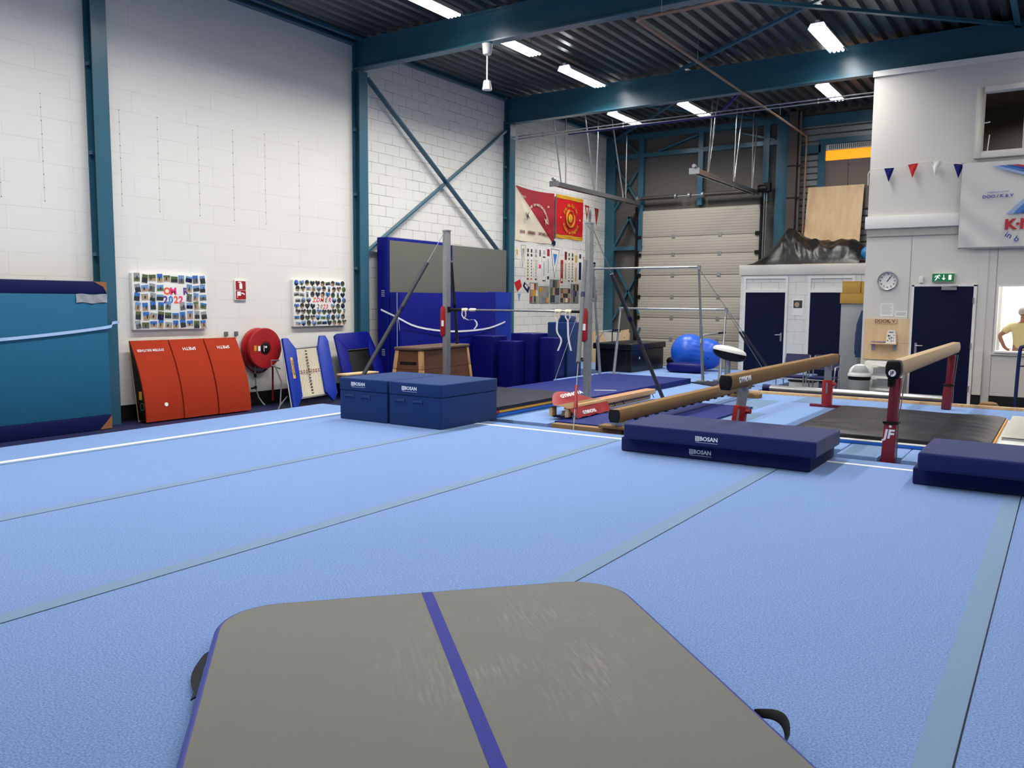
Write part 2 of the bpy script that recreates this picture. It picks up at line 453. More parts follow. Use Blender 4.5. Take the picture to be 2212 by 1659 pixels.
# ---------------------------------------------------------------- camera
def camera():
    cd = bpy.data.cameras.new('camera'); cam = bpy.data.objects.new('camera', cd); COL.objects.link(cam)
    f, pitch, yaw, roll = 1790, math.radians(-5.632), math.radians(33.75), math.radians(.48)
    cy, sy, cp, sp = math.cos(yaw), math.sin(yaw), math.cos(pitch), math.sin(pitch)
    fwd = V((-sy*cp, cy*cp, sp)); right = V((cy, sy, 0)); up = right.cross(fwd)
    cr, sr = math.cos(roll), math.sin(roll)
    r2, u2 = right*cr+up*sr, up*cr-right*sr
    m = Matrix((r2, u2, -fwd)).transposed().to_4x4(); m.translation = V((0, 0, 1.8))
    cam.matrix_world = m
    cd.sensor_fit = 'HORIZONTAL'; cd.sensor_width = 36; cd.lens = f/2212*36; cd.clip_end = 100; cd.clip_start = .02
    SC.camera = cam
camera()
SC.view_settings.view_transform = 'Standard'; SC.view_settings.look = 'None'
SC.view_settings.gamma = 1; SC.view_settings.use_curve_mapping = False
SC.view_settings.exposure = EXPOSURE
w = bpy.data.worlds.new('world'); SC.world = w; w.use_nodes = True
w.node_tree.nodes['Background'].inputs[0].default_value = (.6, .7, .8, 1)
w.node_tree.nodes['Background'].inputs[1].default_value = .05

# ---------------------------------------------------------------- hall shell
XL, XR, YB, YF = -11.5, 6.5, 22.2, -6.0
ZD = 6.68
struct('floor', MB().box(XL, XR, YF, YB, -.1, 0), M['floor'])
wl = MB().box(XL-.25, XL, YF, 11.72, 0, 6.95, 0).box(XL-.25, XL, 11.72, YB, 0, 6.95, 1)
wall_left = obj('wall_left', wl, [M['wall_a'], M['wall_b']]); wall_left['kind'] = 'structure'
# drilled joint lines that show through the paint
def joint(y0, z0, z1, n=9):
    b = MB().box(XL+.001, XL+.002, y0-.002, y0+.002, z0, z1, 1)
    for i in range(n):
        z = z0+(z1-z0)*i/(n-1); b.box(XL+.001, XL+.005, y0-.006, y0+.006, z-.007, z+.007, 0)
    obj('joint_line', b, mats_joint, wall_left)
mats_joint = [mat('joint_grey', '#85837F', .8), mat('joint_pale', '#BDBBB6', .8)]
for y, z1, z0 in ((5.35,4.5,3.1),(5.9,4.5,3.1),(7.0,4.5,3.15),(7.6,4.5,3.12),(8.3,4.5,3.12),(8.95,4.55,3.1),(9.6,4.6,3.1),(10.35,4.6,3.05)):
    joint(y, z0, z1)
struct('wall_rear', MB().box(XL, XR, YF-.2, YF, 0, 6.95), M['white'])
struct('wall_right', MB().box(XR, XR+.2, YF, YB, 0, 6.95), M['white'])
struct('wall_back', MB().box(XL-.25, XR, YB, YB+.2, 0, 6.95), M['backwall'])
bb = MB().box(XL+.001, XL+.012, YF, 21.8, 0, .24)
struct('baseboard_left', bb, M['black_base'])

# trapezoidal steel deck, ribs running away along the hall
prof = []
x = XL
while x < XR:
    prof += [(x, 0), (x+.10, 0), (x+.13, .085), (x+.22, .085)]
    x += .25
d = MB()
k = len(prof)
for yy in (YF, YB):
    for px, pz in prof: d.v.append(V((px, yy, ZD+pz)))
for i in range(k-1):
    d.f.append((i, i+1, k+i+1, k+i)); d.m.append(0); d.sm.append(False)
struct('ceiling', d, M['deck'], merge=False)
struct('roof_slab', MB().box(XL-.25, XR+.2, YF-.2, YB+.2, 6.95, 7.1), M['dim'])

# steel frame: columns with flanges, girders, eaves beams, cross braces
def hcol(y, x0=-11.5, zt=6.1):
    b = MB().box(x0+.001, x0+.02, y-.11, y+.11, 0, zt).box(x0+.18, x0+.2, y-.11, y+.11, 0, zt).box(x0+.02, x0+.18, y-.008, y+.008, 0, zt)
    for z in (1.1, 2.4, 3.8, 5.0): b.box(x0+.02, x0+.1, y-.11, y-.085, z, z+.05)
    return b
for i, y in enumerate((1.45, 6.63, 11.79, 16.86)):
    struct('steel_column', hcol(y), M['teal'])
def girder(y, z0, z1, xa, xb, w=.2):
    b = MB().box(xa, xb, y-w/2, y+w/2, z0, z0+.025).box(xa, xb, y-w/2, y+w/2, z1-.025, z1).box(xa, xb, y-.01, y+.01, z0+.025, z1-.025)
    return b
for y, z0, z1 in ((1.45, 6.14, 6.66), (6.63, 6.14, 6.66), (11.8, 6.14, 6.66), (16.88, 6.04, 6.62)):
    g = girder(y, z0, z1, XL+.001, XR)
    g.box(XL, XL+.03, y-.1, y+.1, z0-.25, z1)
    struct('roof_girder', g, M['teal'])
for ya, yb in ((YF, 1.34), (1.56, 6.52), (6.74, 11.69), (11.91, 16.77), (16.99, 22.1)):
    struct('eaves_beam', MB().box(XL+.001, XL+.12, ya, yb, 6.57, 6.6).box(XL+.02, XL+.04, ya, yb, 6.6, 6.67).box(XL+.001, XL+.12, ya, yb, 6.655, 6.675), M['teal'])
xb = -11.36
struct('cross_brace', MB().beam((xb, 11.95, 6.02), (xb, 16.6, 2.85), .03, .11, up=(1,0,0)), M['teal'])
struct('cross_brace', MB().beam((xb-.05, 16.72, 5.87), (xb-.05, 11.9, 2.72), .03, .11, up=(1,0,0)), M['teal'])
# roof bracing under the deck
def rb(a, b_, w=.08): struct('roof_brace', MB().beam(a, b_, w, .05), M['teal'])
rb((-5.6, 12.0, 6.5), (-.9, 16.8, 6.5)); rb((-.9, 12.0, 6.6), (-7.2, 16.75, 6.6), .06)
rb((-1.0, 11.9, 6.5), (-1.0, 16.78, 6.5), .09)
rb((-9.8, 17.0, 6.5), (-6.6, 21.9, 6.5), .06); rb((-6.4, 17.0, 6.45), (-11.2, 21.9, 6.45), .06)
rb((-11.2, 11.65, 6.62), (-11.2, 6.8, 6.62), .07)

# far wall: steel framing over the cladding
fy = YB-.06
def post(x0, x1, z0=0, z1=6.6): struct('frame_post', MB().box(x0, x1, YB-.14, YB-.001, z0, z1), M['teal'])
post(-11.5, -11.2); post(-10.46, -10.3, 3.3); post(-8.68, -8.54, 4.5); post(-6.9, -6.74, 4.5); post(-6.55, -6.2)
def girt(x0, x1, z, h=.12): struct('frame_rail', MB().box(x0, x1, YB-.13, YB-.002, z, z+h), M['teal'])
girt(-11.2, -6.55, 5.93); girt(-11.2, -6.55, 6.45, .15); girt(-11.2, -10.46, 3.33); girt(-6.2, -3.3, 6.3, .25); girt(-6.2, -5.45, 5.62, .2)
def br(a, b_): struct('frame_brace', MB().beam((a[0], fy-.03, a[1]), (b_[0], fy-.03, b_[1]), .05, .1, up=(0,1,0)), M['teal'])
br((-11.2, 5.8), (-10.4, 4.6)); br((-10.4, 5.7), (-11.2, 4.5)); br((-10.7, 4.3), (-11.2, 3.45)); br((-10.75, 4.3), (-10.3, 3.4))
br((-10.35, 2.8), (-11.2, 1.3)); br((-11.15, 2.9), (-10.35, 1.5)); br((-10.3, 1.1), (-10.6, .3))
br((-10.9, 6.4), (-10.4, 6.0)); br((-9.9, 6.05), (-8.7, 6.4)); br((-7.8, 6.4), (-6.6, 6.05))
# ribbed steel cladding behind the booth
d = MB()
for i in range(24):
    z = 2.75+i*.16
    d.box(-6.2, -3.3, YB-.03, YB-.001, z, z+.12)
struct('cladding_panel', d, M['ribbed'])

# sectional door, white panels with seams
dr = MB()
zz = [0.02, .62, 1.22, 1.82, 2.42, 3.02, 3.68, 4.42]
zz = [0.02, .8, 1.4, 1.99, 2.6, 3.18, 3.68, 4.43]
for i in range(7): dr.box(-10.4, -6.93, YB-.11, YB-.04, zz[i]+.006, zz[i+1]-.006)
M['odoor'] = wave_mat('sectional_door_white', '#A6A196', '#AFAA9F', 'Z', .12, .6, 0, .15)
od = struct('door_1', dr, M['odoor'], bevel=.006)
hg = M['galv']
for z in zz[1:-1]:
    for x in (-9.35, -8.0): obj('hinge', MB().box(x-.05, x+.05, YB-.125, YB-.112, z-.05, z+.05), hg, od)
    for x in (-10.38, -6.97): obj('roller', MB().box(x-.06, x+.06, YB-.15, YB-.112, z-.05, z+.05), M['black'], od)

# ---------------------------------------------------------------- white office block beside the hall
WY = 16.6
def slab(b, x0, x1, z0, z1, y0=WY, y1=WY+.14): b.box(x0, x1, y0, y1, z0, z1)
wf = MB()
slab(wf, -3.2, -1.5, 0, 6.02)                      # piece with the door
slab(wf, -1.5, -1.05, 0, 4.36); slab(wf, -1.05, .55, 0, 1.0); slab(wf, -1.05, .55, 2.17, 4.36)
slab(wf, .55, XR, 0, 6.02); slab(wf, -1.5, .55, 5.5, 6.02)
wf.box(-3.2, -3.06, WY+.14, YB-.05, 0, 6.02)
wfront = struct('wall_front', wf, M['white'])
tr = MB().box(-3.23, -1.4, WY-.07, WY-.001, 3.2, 3.42)
struct('trim_1', tr, M['white2'], bevel=.008)
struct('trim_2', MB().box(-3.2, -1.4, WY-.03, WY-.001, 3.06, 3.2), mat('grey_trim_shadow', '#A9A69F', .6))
struct('trim_3', MB().box(-3.22, XR, WY-.04, WY-.001, 5.93, 6.03), M['white2'])
struct('trim_4', MB().box(-1.34, -1.20, WY-.012, WY-.001, .25, 2.8).box(-1.33, -1.2, WY-.05, WY-.001, .25, 1.02).box(-1.08, XR, WY-.03, WY-.001, .96, 1.0), M['white'])
struct('trim_5', MB().box(-2.385, -2.345, WY-.03, WY-.001, 0, 2.17).box(-1.40, -1.35, WY-.03, WY-.001, 0, 2.17).box(-2.385, -1.35, WY-.03, WY-.001, 2.145, 2.185), M['white2'])
sm = MB()
for x in (-2.43, -1.30, -1.07): sm.box(x-.004, x+.004, WY-.004, WY-.001, 0, 3.05)
struct('trim_6', sm, mat('panel_seam', '#8D8B87', .8))
struct('baseboard_front', MB().box(-1.345, -1.2, WY-.02, WY-.001, 0, .25).box(-1.07, XR, WY-.035, WY-.001, 0, .25), M['black_base'])
# navy door with handle, closer and hinges
dn = struct('door_2', MB().box(-2.345, -1.40, WY-.028, WY-.001, .01, 2.143), M['navy_door'])
obj('door_handle', MB().box(-2.29, -2.25, WY-.04, WY-.029, .93, 1.13).cyl((-2.27, WY-.04, 1.08), (-2.27, WY-.08, 1.08), .009).cyl((-2.275, WY-.075, 1.08), (-2.15, WY-.075, 1.08), .009), M['steel'], dn)
obj('door_closer', MB().box(-1.9, -1.66, WY-.08, WY-.029, 2.08, 2.13).beam((-1.9, WY-.07, 2.135), (-1.64, WY-.07, 2.15), .02, .015), M['steel'], dn)
for z in (.35, 1.1, 1.9): obj('hinge', MB().cyl((-1.395, WY-.04, z-.05), (-1.395, WY-.04, z+.05), .013), M['steel'], dn)
# upper window of the office: frame, sash, panes, dim room behind
wn = MB()
for a, b_, z0, z1 in ((-1.53, -1.42, 4.33, 5.52), (.45, .56, 4.33, 5.52)): wn.box(a, b_, WY-.05, WY+.1, z0, z1)
wn.box(-1.42, .45, WY-.05, WY+.1, 4.33, 4.43).box(-1.42, .45, WY-.05, WY+.1, 5.43, 5.52)
wn.box(-.80, -.74, WY-.03, WY+.06, 4.43, 5.43)
win1 = struct('window_1', wn, M['white'], bevel=.008)
obj('sash', MB().box(-1.42, -1.40, WY-.02, WY+.04, 4.43, 5.43).box(-.82, -.80, WY-.02, WY+.04, 4.43, 5.43).box(-1.40, -.82, WY-.02, WY+.04, 4.43, 4.45).box(-1.40, -.82, WY-.02, WY+.04, 5.41, 5.43), M['white'], win1)
obj('pane', MB().box(-1.40, -.82, WY+.005, WY+.015, 4.45, 5.41), M['glass'], win1)
obj('pane', MB().box(-.74, .45, WY+.005, WY+.015, 4.43, 5.43), M['glass'], win1)
obj('window_stay', MB().cyl((-1.33, WY-.01, 4.44), (-1.31, WY-.01, 4.72), .009, 8).cyl((-1.4, WY-.015, 4.92), (-1.31, WY-.015, 4.93), .009, 8), M['white2'], win1)
struct('upper_room', MB().box(-3.06, .7, 20.2, 20.3, 3.0, 6.0).box(-3.06, .7, WY+.14, 20.3, 3.0, 3.1).box(.6, .7, WY+.15, 20.2, 3.1, 6.0).box(-3.06, .7, WY+.14, 20.2, 5.9, 6.0), M['dim'])
# pass-through opening with the bright room behind it
struct('window_2', MB().box(-1.05, -1.02, WY-.01, WY+.14, 1.0, 2.17).box(-1.02, .55, WY-.01, WY+.14, 2.14, 2.17).box(-1.02, .55, WY-.05, WY+.18, 1.0, 1.03).box(.52, .55, WY-.01, WY+.14, 1.03, 2.14), M['white2'])
struct('lit_room', MB().box(-1.6, 1.5, 19.4, 19.5, 0, 2.9).box(-1.6, -1.5, WY+.15, 19.4, 0, 2.9).box(1.4, 1.5, WY+.15, 19.4, 0, 2.9).box(-1.6, 1.5, WY+.15, 19.5, 2.9, 3.0).box(-1.12, -1.02, 17.6, 19.39, 0, 2.6), mat('lit_room_white', '#F1F0EF', .7, var=.01))

# ---------------------------------------------------------------- booth with two navy doors
KY = 20.0
kb = MB()
for x0, x1, z0, z1 in ((-6.68, -6.56, 0, 2.5), (-5.58, -5.03, 0, 2.5), (-4.1, -3.21, 0, 2.5), (-6.56, -5.58, 2.12, 2.5), (-5.03, -4.1, 2.12, 2.5)):
    kb.box(x0, x1, KY, KY+.15, z0, z1)
kb.box(-6.68, -6.56, KY+.15, YB-.15, 0, 2.5)
struct('wall_booth', kb, M['wall_kiosk'])
struct('booth_roof', MB().box(-6.72, -3.21, KY-.04, YB-.15, 2.5, 2.74), M['white'], bevel=.01)
struct('trim_7', MB().box(-6.6, -6.545, KY-.03, KY-.001, 0, 2.47).box(-5.595, -5.54, KY-.03, KY-.001, 0, 2.47).box(-6.545, -5.595, KY-.03, KY-.001, 2.085, 2.15).box(-6.545, -5.595, KY-.03, KY-.001, 2.41, 2.47), M['white2'])
struct('trim_8', MB().box(-5.075, -5.02, KY-.03, KY-.001, 0, 2.47).box(-4.11, -4.05, KY-.03, KY-.001, 0, 2.47).box(-5.02, -4.11, KY-.03, KY-.001, 2.085, 2.15).box(-5.02, -4.11, KY-.03, KY-.001, 2.41, 2.47), M['white2'])
for i, x in enumerate((-6.54, -5.015)):
    dd = struct('door_%d' % (3+i), MB().box(x, x+.94, KY-.025, KY+.02, .01, 2.084), M['navy_door'])
    obj('door_handle', MB().box(x+.86, x+.9, KY-.035, KY-.026, .93, 1.13).cyl((x+.88, KY-.035, 1.08), (x+.88, KY-.08, 1.08), .009).cyl((x+.885, KY-.075, 1.08), (x+.75, KY-.075, 1.08), .009), M['steel'], dd)
# window with orange film and brown blinds in the far wall
wn = MB().box(-5.5, -5.33, YB-.13, YB-.001, 4.2, 5.95).box(-4.2, -4.05, YB-.13, YB-.001, 4.2, 5.95).box(-5.33, -4.2, YB-.13, YB-.001, 5.82, 5.95)
win3 = struct('window_3', wn, M['teal'])
obj('film_pane', MB().box(-5.33, -4.2, YB-.06, YB-.031, 5.42, 5.66), M['orangeglow'], win3)
obj('vent_grille', MB().box(-5.33, -4.2, YB-.06, YB-.031, 5.67, 5.81), M['white2'], win3)
sl = MB()
for i in range(22): sl.box(-5.25+i*.046, -5.232+i*.046, YB-.065, YB-.061, 5.69, 5.8)
obj('grille_slots', sl, M['black'], win3)
obj('blind', MB().box(-5.33, -4.78, YB-.07, YB-.031, 4.2, 5.415), M['brownpanel'], win3)
obj('blind', MB().box(-4.76, -4.2, YB-.07, YB-.031, 4.2, 5.415), M['brownpanel'], win3)

# ---------------------------------------------------------------- lamps
def lamp_area(name, loc, sx, sy, power, parent=None, spread=150):
    l = bpy.data.lights.new(name, 'AREA'); l.shape = 'RECTANGLE'; l.size = sx; l.size_y = sy; l.energy = power
    l.color = (1, .965, .90); l.spread = math.radians(spread)
    o = bpy.data.objects.new(name, l); COL.objects.link(o); o.location = loc
    if parent is not None:
        o.parent = parent; o.matrix_parent_inverse = Matrix.Translation(-abs_loc(parent))
    return o
ZL = 6.42
def fixture(x, y, L=1.6):
    t = thing('ceiling_light', 'x', 'ceiling light', (x, y, ZL))
    b = MB()
    b.prism([(-.16, .0), (-.11, .09), (.11, .09), (.16, .0), (.15, .0), (.105, .082), (-.105, .082), (-.15, .0)], (x, y-L/2, ZL), (1,0,0), (0,0,1), (0, L, 0))
    b.box(x-.03, x+.03, y-L/2, y+L/2, ZL+.09, ZL+.13)
    obj('housing', b, M['white2'], t)
    for dx in (-.075, 0, .075):
        obj('tube', MB().cyl((x+dx, y-L/2+.02, ZL+.02), (x+dx, y+L/2-.02, ZL+.02), .024, 10), M['tubeglow'], t)
    for yy in (y-L/2+.2, y+L/2-.2): obj('hanger', MB().cyl((x, yy, ZL+.13), (x, yy, ZD+.01), .006, 6), M['galv'], t)
    lamp_area('lamp', (x, y, ZL-.015), .26, L-.05, LAMP_W, t, 150)
    return t
proto = fixture(-8.6, 10.35)
proto['label'] = 'fluorescent ceiling light cut by the frame edge, before the first girder'
proto['group'] = 'fluorescent lights under the deck'
G = 'fluorescent lights under the deck'
FX = [(-8.62, 12.85, 'fluorescent ceiling light just past the girder above the hanging white pendant'),
      (-8.65, 15.52, 'fluorescent ceiling light ending at the second girder, in line with the pendant'),
      (-9.6, 19.5, 'fluorescent ceiling light over the row of club pennants'),
      (-7.75, 19.45, 'fluorescent ceiling light above the middle of the sectional door'),
      (-3.8, 15.6, 'fluorescent ceiling light crossing above the girder over the booth'),
      (-4.63, 19.45, 'fluorescent ceiling light in front of the window with orange film')]
def power(o, w_):
    for ch in o.children:
        if ch.type == 'LIGHT':
            if w_ not in POW:
                POW[w_] = proto_light.copy(); POW[w_].energy = w_
            ch.data = POW[w_]
POW = {}
proto_light = [c for c in proto.children if c.type == 'LIGHT'][0].data
for (x, y, lb), w_ in zip(FX, (LAMP_W, LAMP_W, 90, 62, 75, 62)): power(dup(proto, (x, y, ZL), lb, G), w_)
for x, ys in ((-8.6, (-3.2, -.4, 2.3, 5.0, 7.7)), (-3.8, (2.3, 5.0, 7.7, 10.0, 12.2)), (1.0, (2.3, 5.0, 7.7, 10.35, 12.85, 15.5))):
    for y in ys:
        power(dup(proto, (x, y, ZL), 'fluorescent ceiling light out of view further along the hall', G), (LAMP_W*.74 if x < -8 else 50))
lamp_area('room_lamp', (0, 18.2, 2.88), 1.6, 1.6, ROOM_W)
lamp_area('upper_room_fill', (-.6, 18.8, 5.85), .8, .8, 45)  # added fill light without a fitting, lifts the room behind the upper window
# ---------------------------------------------------------------- sprung floor, carpets and mats
ZC = .2
sf = thing('sprung_floor', 'large light blue gymnastics carpet with grey tape seams and white border line', 'gym floor', (-2.5, 2, 0))
e = MB().prism([(-9.15, -5.5), (6.2, -5.5), (6.2, 9.13), (-9.62, 9.05)], (0,0,0), (1,0,0), (0,1,0), (0,0,ZC))
obj('carpet', e, M['carpet'], sf, bevel=.012)
def flat(name, x0, x1, y0, y1, m, parent, z=ZC, t=.002): return obj(name, MB().box(x0, x1, y0, y1, z, z+t), m, parent)
for x in (-8.45, -6.3, -4.29, -2.27, -.24, 1.79, 3.82, 5.85):
    flat('tape_strip', x-(.12 if x > -8 else .07), x, -5.5, 9.0, M['tape'], sf)
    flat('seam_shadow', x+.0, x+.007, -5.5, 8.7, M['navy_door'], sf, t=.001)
flat('border_line', -8.62, -8.53, -5.5, 8.81, M['white_tape'], sf, t=.003)
flat('border_line', -8.62, 6.0, 8.75, 8.81, M['white_tape'], sf, t=.0035)

# foam carpet platforms round the apparatus
pf = thing('foam_carpet', 'pale blue foam carpet panels with wooden rear edge under the balance beams', 'gym floor', (-2, 12, 0))
xs = [-8.2, -5.62, -3.9, -2.0, .0, 2.0, 4.0]
def panel(x0, x1, y0, y1, band=None):
    p = obj('carpet_panel', MB().box(x0+.004, x1-.004, y0+.004, y1-.004, 0, ZC), M['carpet_far'], pf, bevel=.008)
    if band:
        obj('grey_band', MB().box(band[0], band[1], y0+.01, y1-.01, ZC, ZC+.002), M['carpet_grey'], p)
panel(-8.2, -5.66, 9.32, 12.1); panel(-4.55, -2.0, 9.62, 12.13, (-3.95, -3.6)); panel(-2.0, -1.58, 9.32, 12.13, (-1.95, -1.62)); panel(-1.58, -1.36, 9.46, 12.13); panel(-1.36, 2, 9.32, 12.13); panel(2, 5.5, 9.32, 12.13)
panel(-5.66, -4.55, 9.62, 12.1)
panel(-8.2, -4.6, 12.1, 13.88); panel(-4.6, 0, 12.13, 13.88, (-4.3, -3.9)); panel(0, 5.5, 12.13, 13.88)
panel(-8.2, -4.73, 13.88, 14.85); panel(-4.73, 0, 13.88, 14.85, (-3.7, -3.3)); panel(0, 5.5, 13.88, 14.85)
obj('edge_board', MB().box(-4.73, 5.5, 14.86, 14.93, 0, .245), M['wood'], pf, bevel=.01)
pb = thing('foam_carpet', 'pale blue foam carpet reaching back to the sectional door under the uneven bars', 'gym floor', (-7, 18, 0))
for x0, x1, y0, y1 in ((-8.9, -7, 14.87, 17.5), (-7, -4.75, 14.87, 17.5), (-8.9, -7, 17.5, 19.9), (-7, -4.75, 17.5, 19.9), (-11.1, -8.92, 17.8, 19.9)):
    obj('carpet_panel', MB().box(x0+.004, x1-.004, y0+.004, y1-.004, 0, ZC), M['carpet_far'] if x0 > -9 else M['carpet_grey'], pb, bevel=.008)
# floor pit edge: wooden board and thin blue mat in the gap before the low beam
pit = thing('landing_strip', 'thin blue mat with brown wooden front edge lying before the low beam', 'mat', (-5, 10, ZC))
obj('pad', MB().box(-5.62, -3.95, 9.44, 12.6, ZC+.002, ZC+.03), M['flatblue'], pit, bevel=.01)
obj('edge_board', MB().box(-5.58, -4.56, 9.3, 9.43, .06, .215), mat('brown_edge_board', '#8A6C47', .6), pit, bevel=.006)
tag(obj('navy_strip', MB().box(-4.5, 3, 9.17, 9.28, 0, .13), M['navymat']), 'dark navy foam strip in the gap behind the big carpet', 'strip')

# ---- air mat in front of the camera
am = thing('air_mat', 'large grey inflatable mat with blue centre stripe and rounded corners, close to camera', 'mat', (-1.4, 3, ZC))
U = V((.675, .738, 0)); W_ = V((.738, -.675, 0))
def P(u, v, z): return U*u+W_*v+V((0, 0, z))
def rr(u0, u1, v0, v1, r, n=8):
    pts = []
    for cu, cv, a0 in ((u1-r, v1-r, 0), (u0+r, v1-r, 90), (u0+r, v0+r, 180), (u1-r, v0+r, 270)):
        for i in range(n+1):
            a = math.radians(a0+90*i/n); pts.append((cu+r*math.cos(a), cv+r*math.sin(a)))
    return pts
top = rr(-.415, 1.575, -4.15, -1.15, .27)
b = MB(); b.prism(top, (0,0,.296), U, W_, (0,0,.004)); obj('top_sheet', b, M['airgrey'], am)
ring = MB(); n = len(top); cu, cv = .58, -2.65
sec = [(0, .2985), (.012, .297), (.026, .283), (.033, .25), (.026, .215), (.0, .2015)]
k0 = 0
for off, z in sec:
    for (u, v) in top:
        du, dv = u-cu, v-cv
        # outward direction of the rounded rectangle
        ex = max(-1, min(1, (du-math.copysign(max(0, .995-.27), du))/.27)) if abs(du) > .725 else 0
        ey = max(-1, min(1, (dv-math.copysign(1.23, dv))/.27)) if abs(dv) > 1.23 else 0
        l = math.hypot(ex, ey) or 1
        ring.v.append(P(u+ex/l*off, v+ey/l*off, z))
for q in range(len(sec)-1):
    for i in range(n):
        j = (i+1) % n
        ring.f.append((q*n+i, q*n+j, (q+1)*n+j, (q+1)*n+i)); ring.m.append(0); ring.sm.append(True)
obj('side_wall', ring, M['airblue'], am)
b = MB(); b.prism([(.547, -4.149), (.603, -4.149), (.603, -1.151), (.547, -1.151)], (0,0,.3003), U, W_, (0,0,.0015)); obj('stripe', b, M['stripeblue'], am)
def strap(pts, w, th=.006):
    # flat webbing through points given as (across, along, height, tilt)
    b = MB()
    for (uu, vv, z, tl) in pts:
        du, dz = math.cos(tl)*w/2, math.sin(tl)*w/2
        b.v += [P(uu-du, vv, z-dz), P(uu+du, vv, z+dz), P(uu+du, vv, z+dz+th), P(uu-du, vv, z-dz+th)]
    for i in range(len(pts)-1):
        for j in range(4):
            jj = (j+1) % 4; b.f.append((i*4+j, i*4+jj, i*4+4+jj, i*4+4+j)); b.m.append(0); b.sm.append(False)
    k = (len(pts)-1)*4
    b.f += [(0, 1, 2, 3), (k+3, k+2, k+1, k)]; b.m += [0, 0]; b.sm += [False, False]
    return obj('handle', b, M['black'], am)
strap([(-.445-.032*math.sin(PI*min(1, i/9)), -3.73+.43*i/12, .255-.02*math.sin(PI*i/12), .5) for i in range(13)], .055)
strap([(1.60+.055*math.sin(PI*i/12)**.7, -2.68+.22*i/12, .262+.03*math.sin(PI*i/12), .9) for i in range(13)], .034, .008)

# ---- folded landing mats on the carpet
def emblem(o, s, parent, right=(1,0,0), up=(0,0,1)):
    r, u = V(right), V(up); nrm = r.cross(u); b = MB()
    for i in range(3):
        for j in range(3):
            c = V(o)+r*s*(i-1)*.36+u*s*(j-1)*.36
            b.obox(c, r*s*.13, u*s*.15, nrm*.001)
    b.obox(V(o)+u*s*.52, r*s*.5, u*s*.05, nrm*.001); b.obox(V(o)-u*s*.52, r*s*.5, u*s*.05, nrm*.001)
    obj('emblem', b, M['lettering'], parent)
def logo(x, y, z, s, parent):
    emblem((x-s*1.72, y-.002, z), s*.75, parent)
    text('lettering', 'BOSAN', s, (x+s*.35, y-.002, z), (1,0,0), (0,0,1), M['lettering'], parent, bold=.028)
    obj('small_print', MB().box(x-s*2, x+s*2, y-.002, y-.0005, z-s*.66, z-s*.61), M['lettering'], parent)
def foam_mat(x0, x1, y0, y1, z0, z1, label, lx=None, bev=.022):
    t = thing('landing_mat', label, 'mat', ((x0+x1)/2, (y0+y1)/2, z0), 'navy folding landing mats')
    obj('cover', MB().box(x0, x1, y0, y1, z0, z1), M['bosan'], t, bevel=bev, seg=4)
    if lx is not None: logo(lx, y0, (z0+z1)/2, .058, t)
    return t
foam_mat(-3.965, -1.965, 8.08, 9.08, .202, .355, 'navy foam mat lying flat on the carpet, lower of the lettered pair', -3.06)
foam_mat(-3.89, -1.89, 7.98, 8.97, .357, .515, 'navy foam mat on top of the lettered pair before the tan beams', -2.96)
foam_mat(-1.08, .92, 8.12, 9.12, .202, .355, 'plain navy mat flat on the carpet beside the dark red trestle, under another')
foam_mat(-1.03, .97, 7.98, 8.98, .357, .515, 'plain navy mat on top of its pair beside the dark red trestle', None, .03)

# ---- tall foam blocks
def block(x0, x1, label, lx):
    y0, y1, z0, z1 = 8.04, 9.27, .202, .765
    t = thing('foam_block', label, 'foam block', ((x0+x1)/2, (y0+y1)/2, z0), 'blue lettered foam blocks')
    obj('body', MB().box(x0+.006, x1-.006, y0+.006, y1-.006, z0, .595), M['block'], t, bevel=.012, seg=3)
    lid = obj('lid', MB().box(x0, x1, y0, y1, .598, z1), M['block'], t, bevel=.018, seg=3)
    logo(lx, y0, .69, .062, lid)
    for hx in (x0+.19, x0+.19+.3):
        obj('handle', MB().box(hx-.08, hx+.08, y0-.006, y0+.004, .515, .545).box(hx-.085, hx-.07, y0-.01, y0+.004, .505, .555).box(hx+.07, hx+.085, y0-.01, y0+.004, .505, .555), mat('block_handle', '#17386E', .7), t, bevel=.003)
    return t
block(-8.205, -7.335, 'blue foam block standing nearest the leaning trampolines', -7.85)
block(-7.305, -6.43, 'blue foam block nearest the slate grey landing mat', -6.95)

# ---- stack of slate mat with amber piping over a bright blue mat
t = thing('landing_mat', 'bright blue mat at the bottom of the stack behind the foam blocks', 'mat', (-7.5, 10.4, ZC))
obj('cover', MB().box(-8.72, -6.5, 9.36, 11.6, ZC+.001, ZC+.065), M['skyvinyl'], t, bevel=.02, seg=3)
t = thing('landing_mat', 'slate grey landing mat with amber edging behind the blue foam blocks', 'mat', (-7.5, 10.4, ZC+.066))
obj('piping', MB().box(-8.72, -6.49, 9.33, 11.6, ZC+.066, ZC+.105), M['amber'], t, bevel=.008)
obj('corner_tag', MB().box(-6.56, -6.485, 9.325, 9.40, ZC+.067, ZC+.104), M['red'], t)
def dome(u, v):
    x = -8.72+2.24*u; y = 9.34+2.3*v
    return (x, y, ZC+.155+.03*math.sin(PI*u)*math.sin(PI*v)+.008*noise.noise(V((x*3, y*3, 0))))
b = MB().box(-8.72, -6.48, 9.34, 11.64, ZC+.105, ZC+.15)
obj('core', b, M['slate'], t, bevel=.02, seg=3)
b = MB().grid(14, 14, dome); obj('top_cover', b, M['slate'], t)
t = thing('landing_mat', 'wide flat royal blue mat lying between the high bar and uneven bars', 'mat', (-7.2, 13.8, ZC))
obj('cover', MB().box(-8.18, -6.25, 11.68, 15.85, ZC+.001, ZC+.105), M['flatblue'], t, bevel=.01)
for y in (13.0, 14.4): obj('seam', MB().box(-8.17, -6.26, y, y+.006, ZC+.105, ZC+.107), M['navymat'], t)
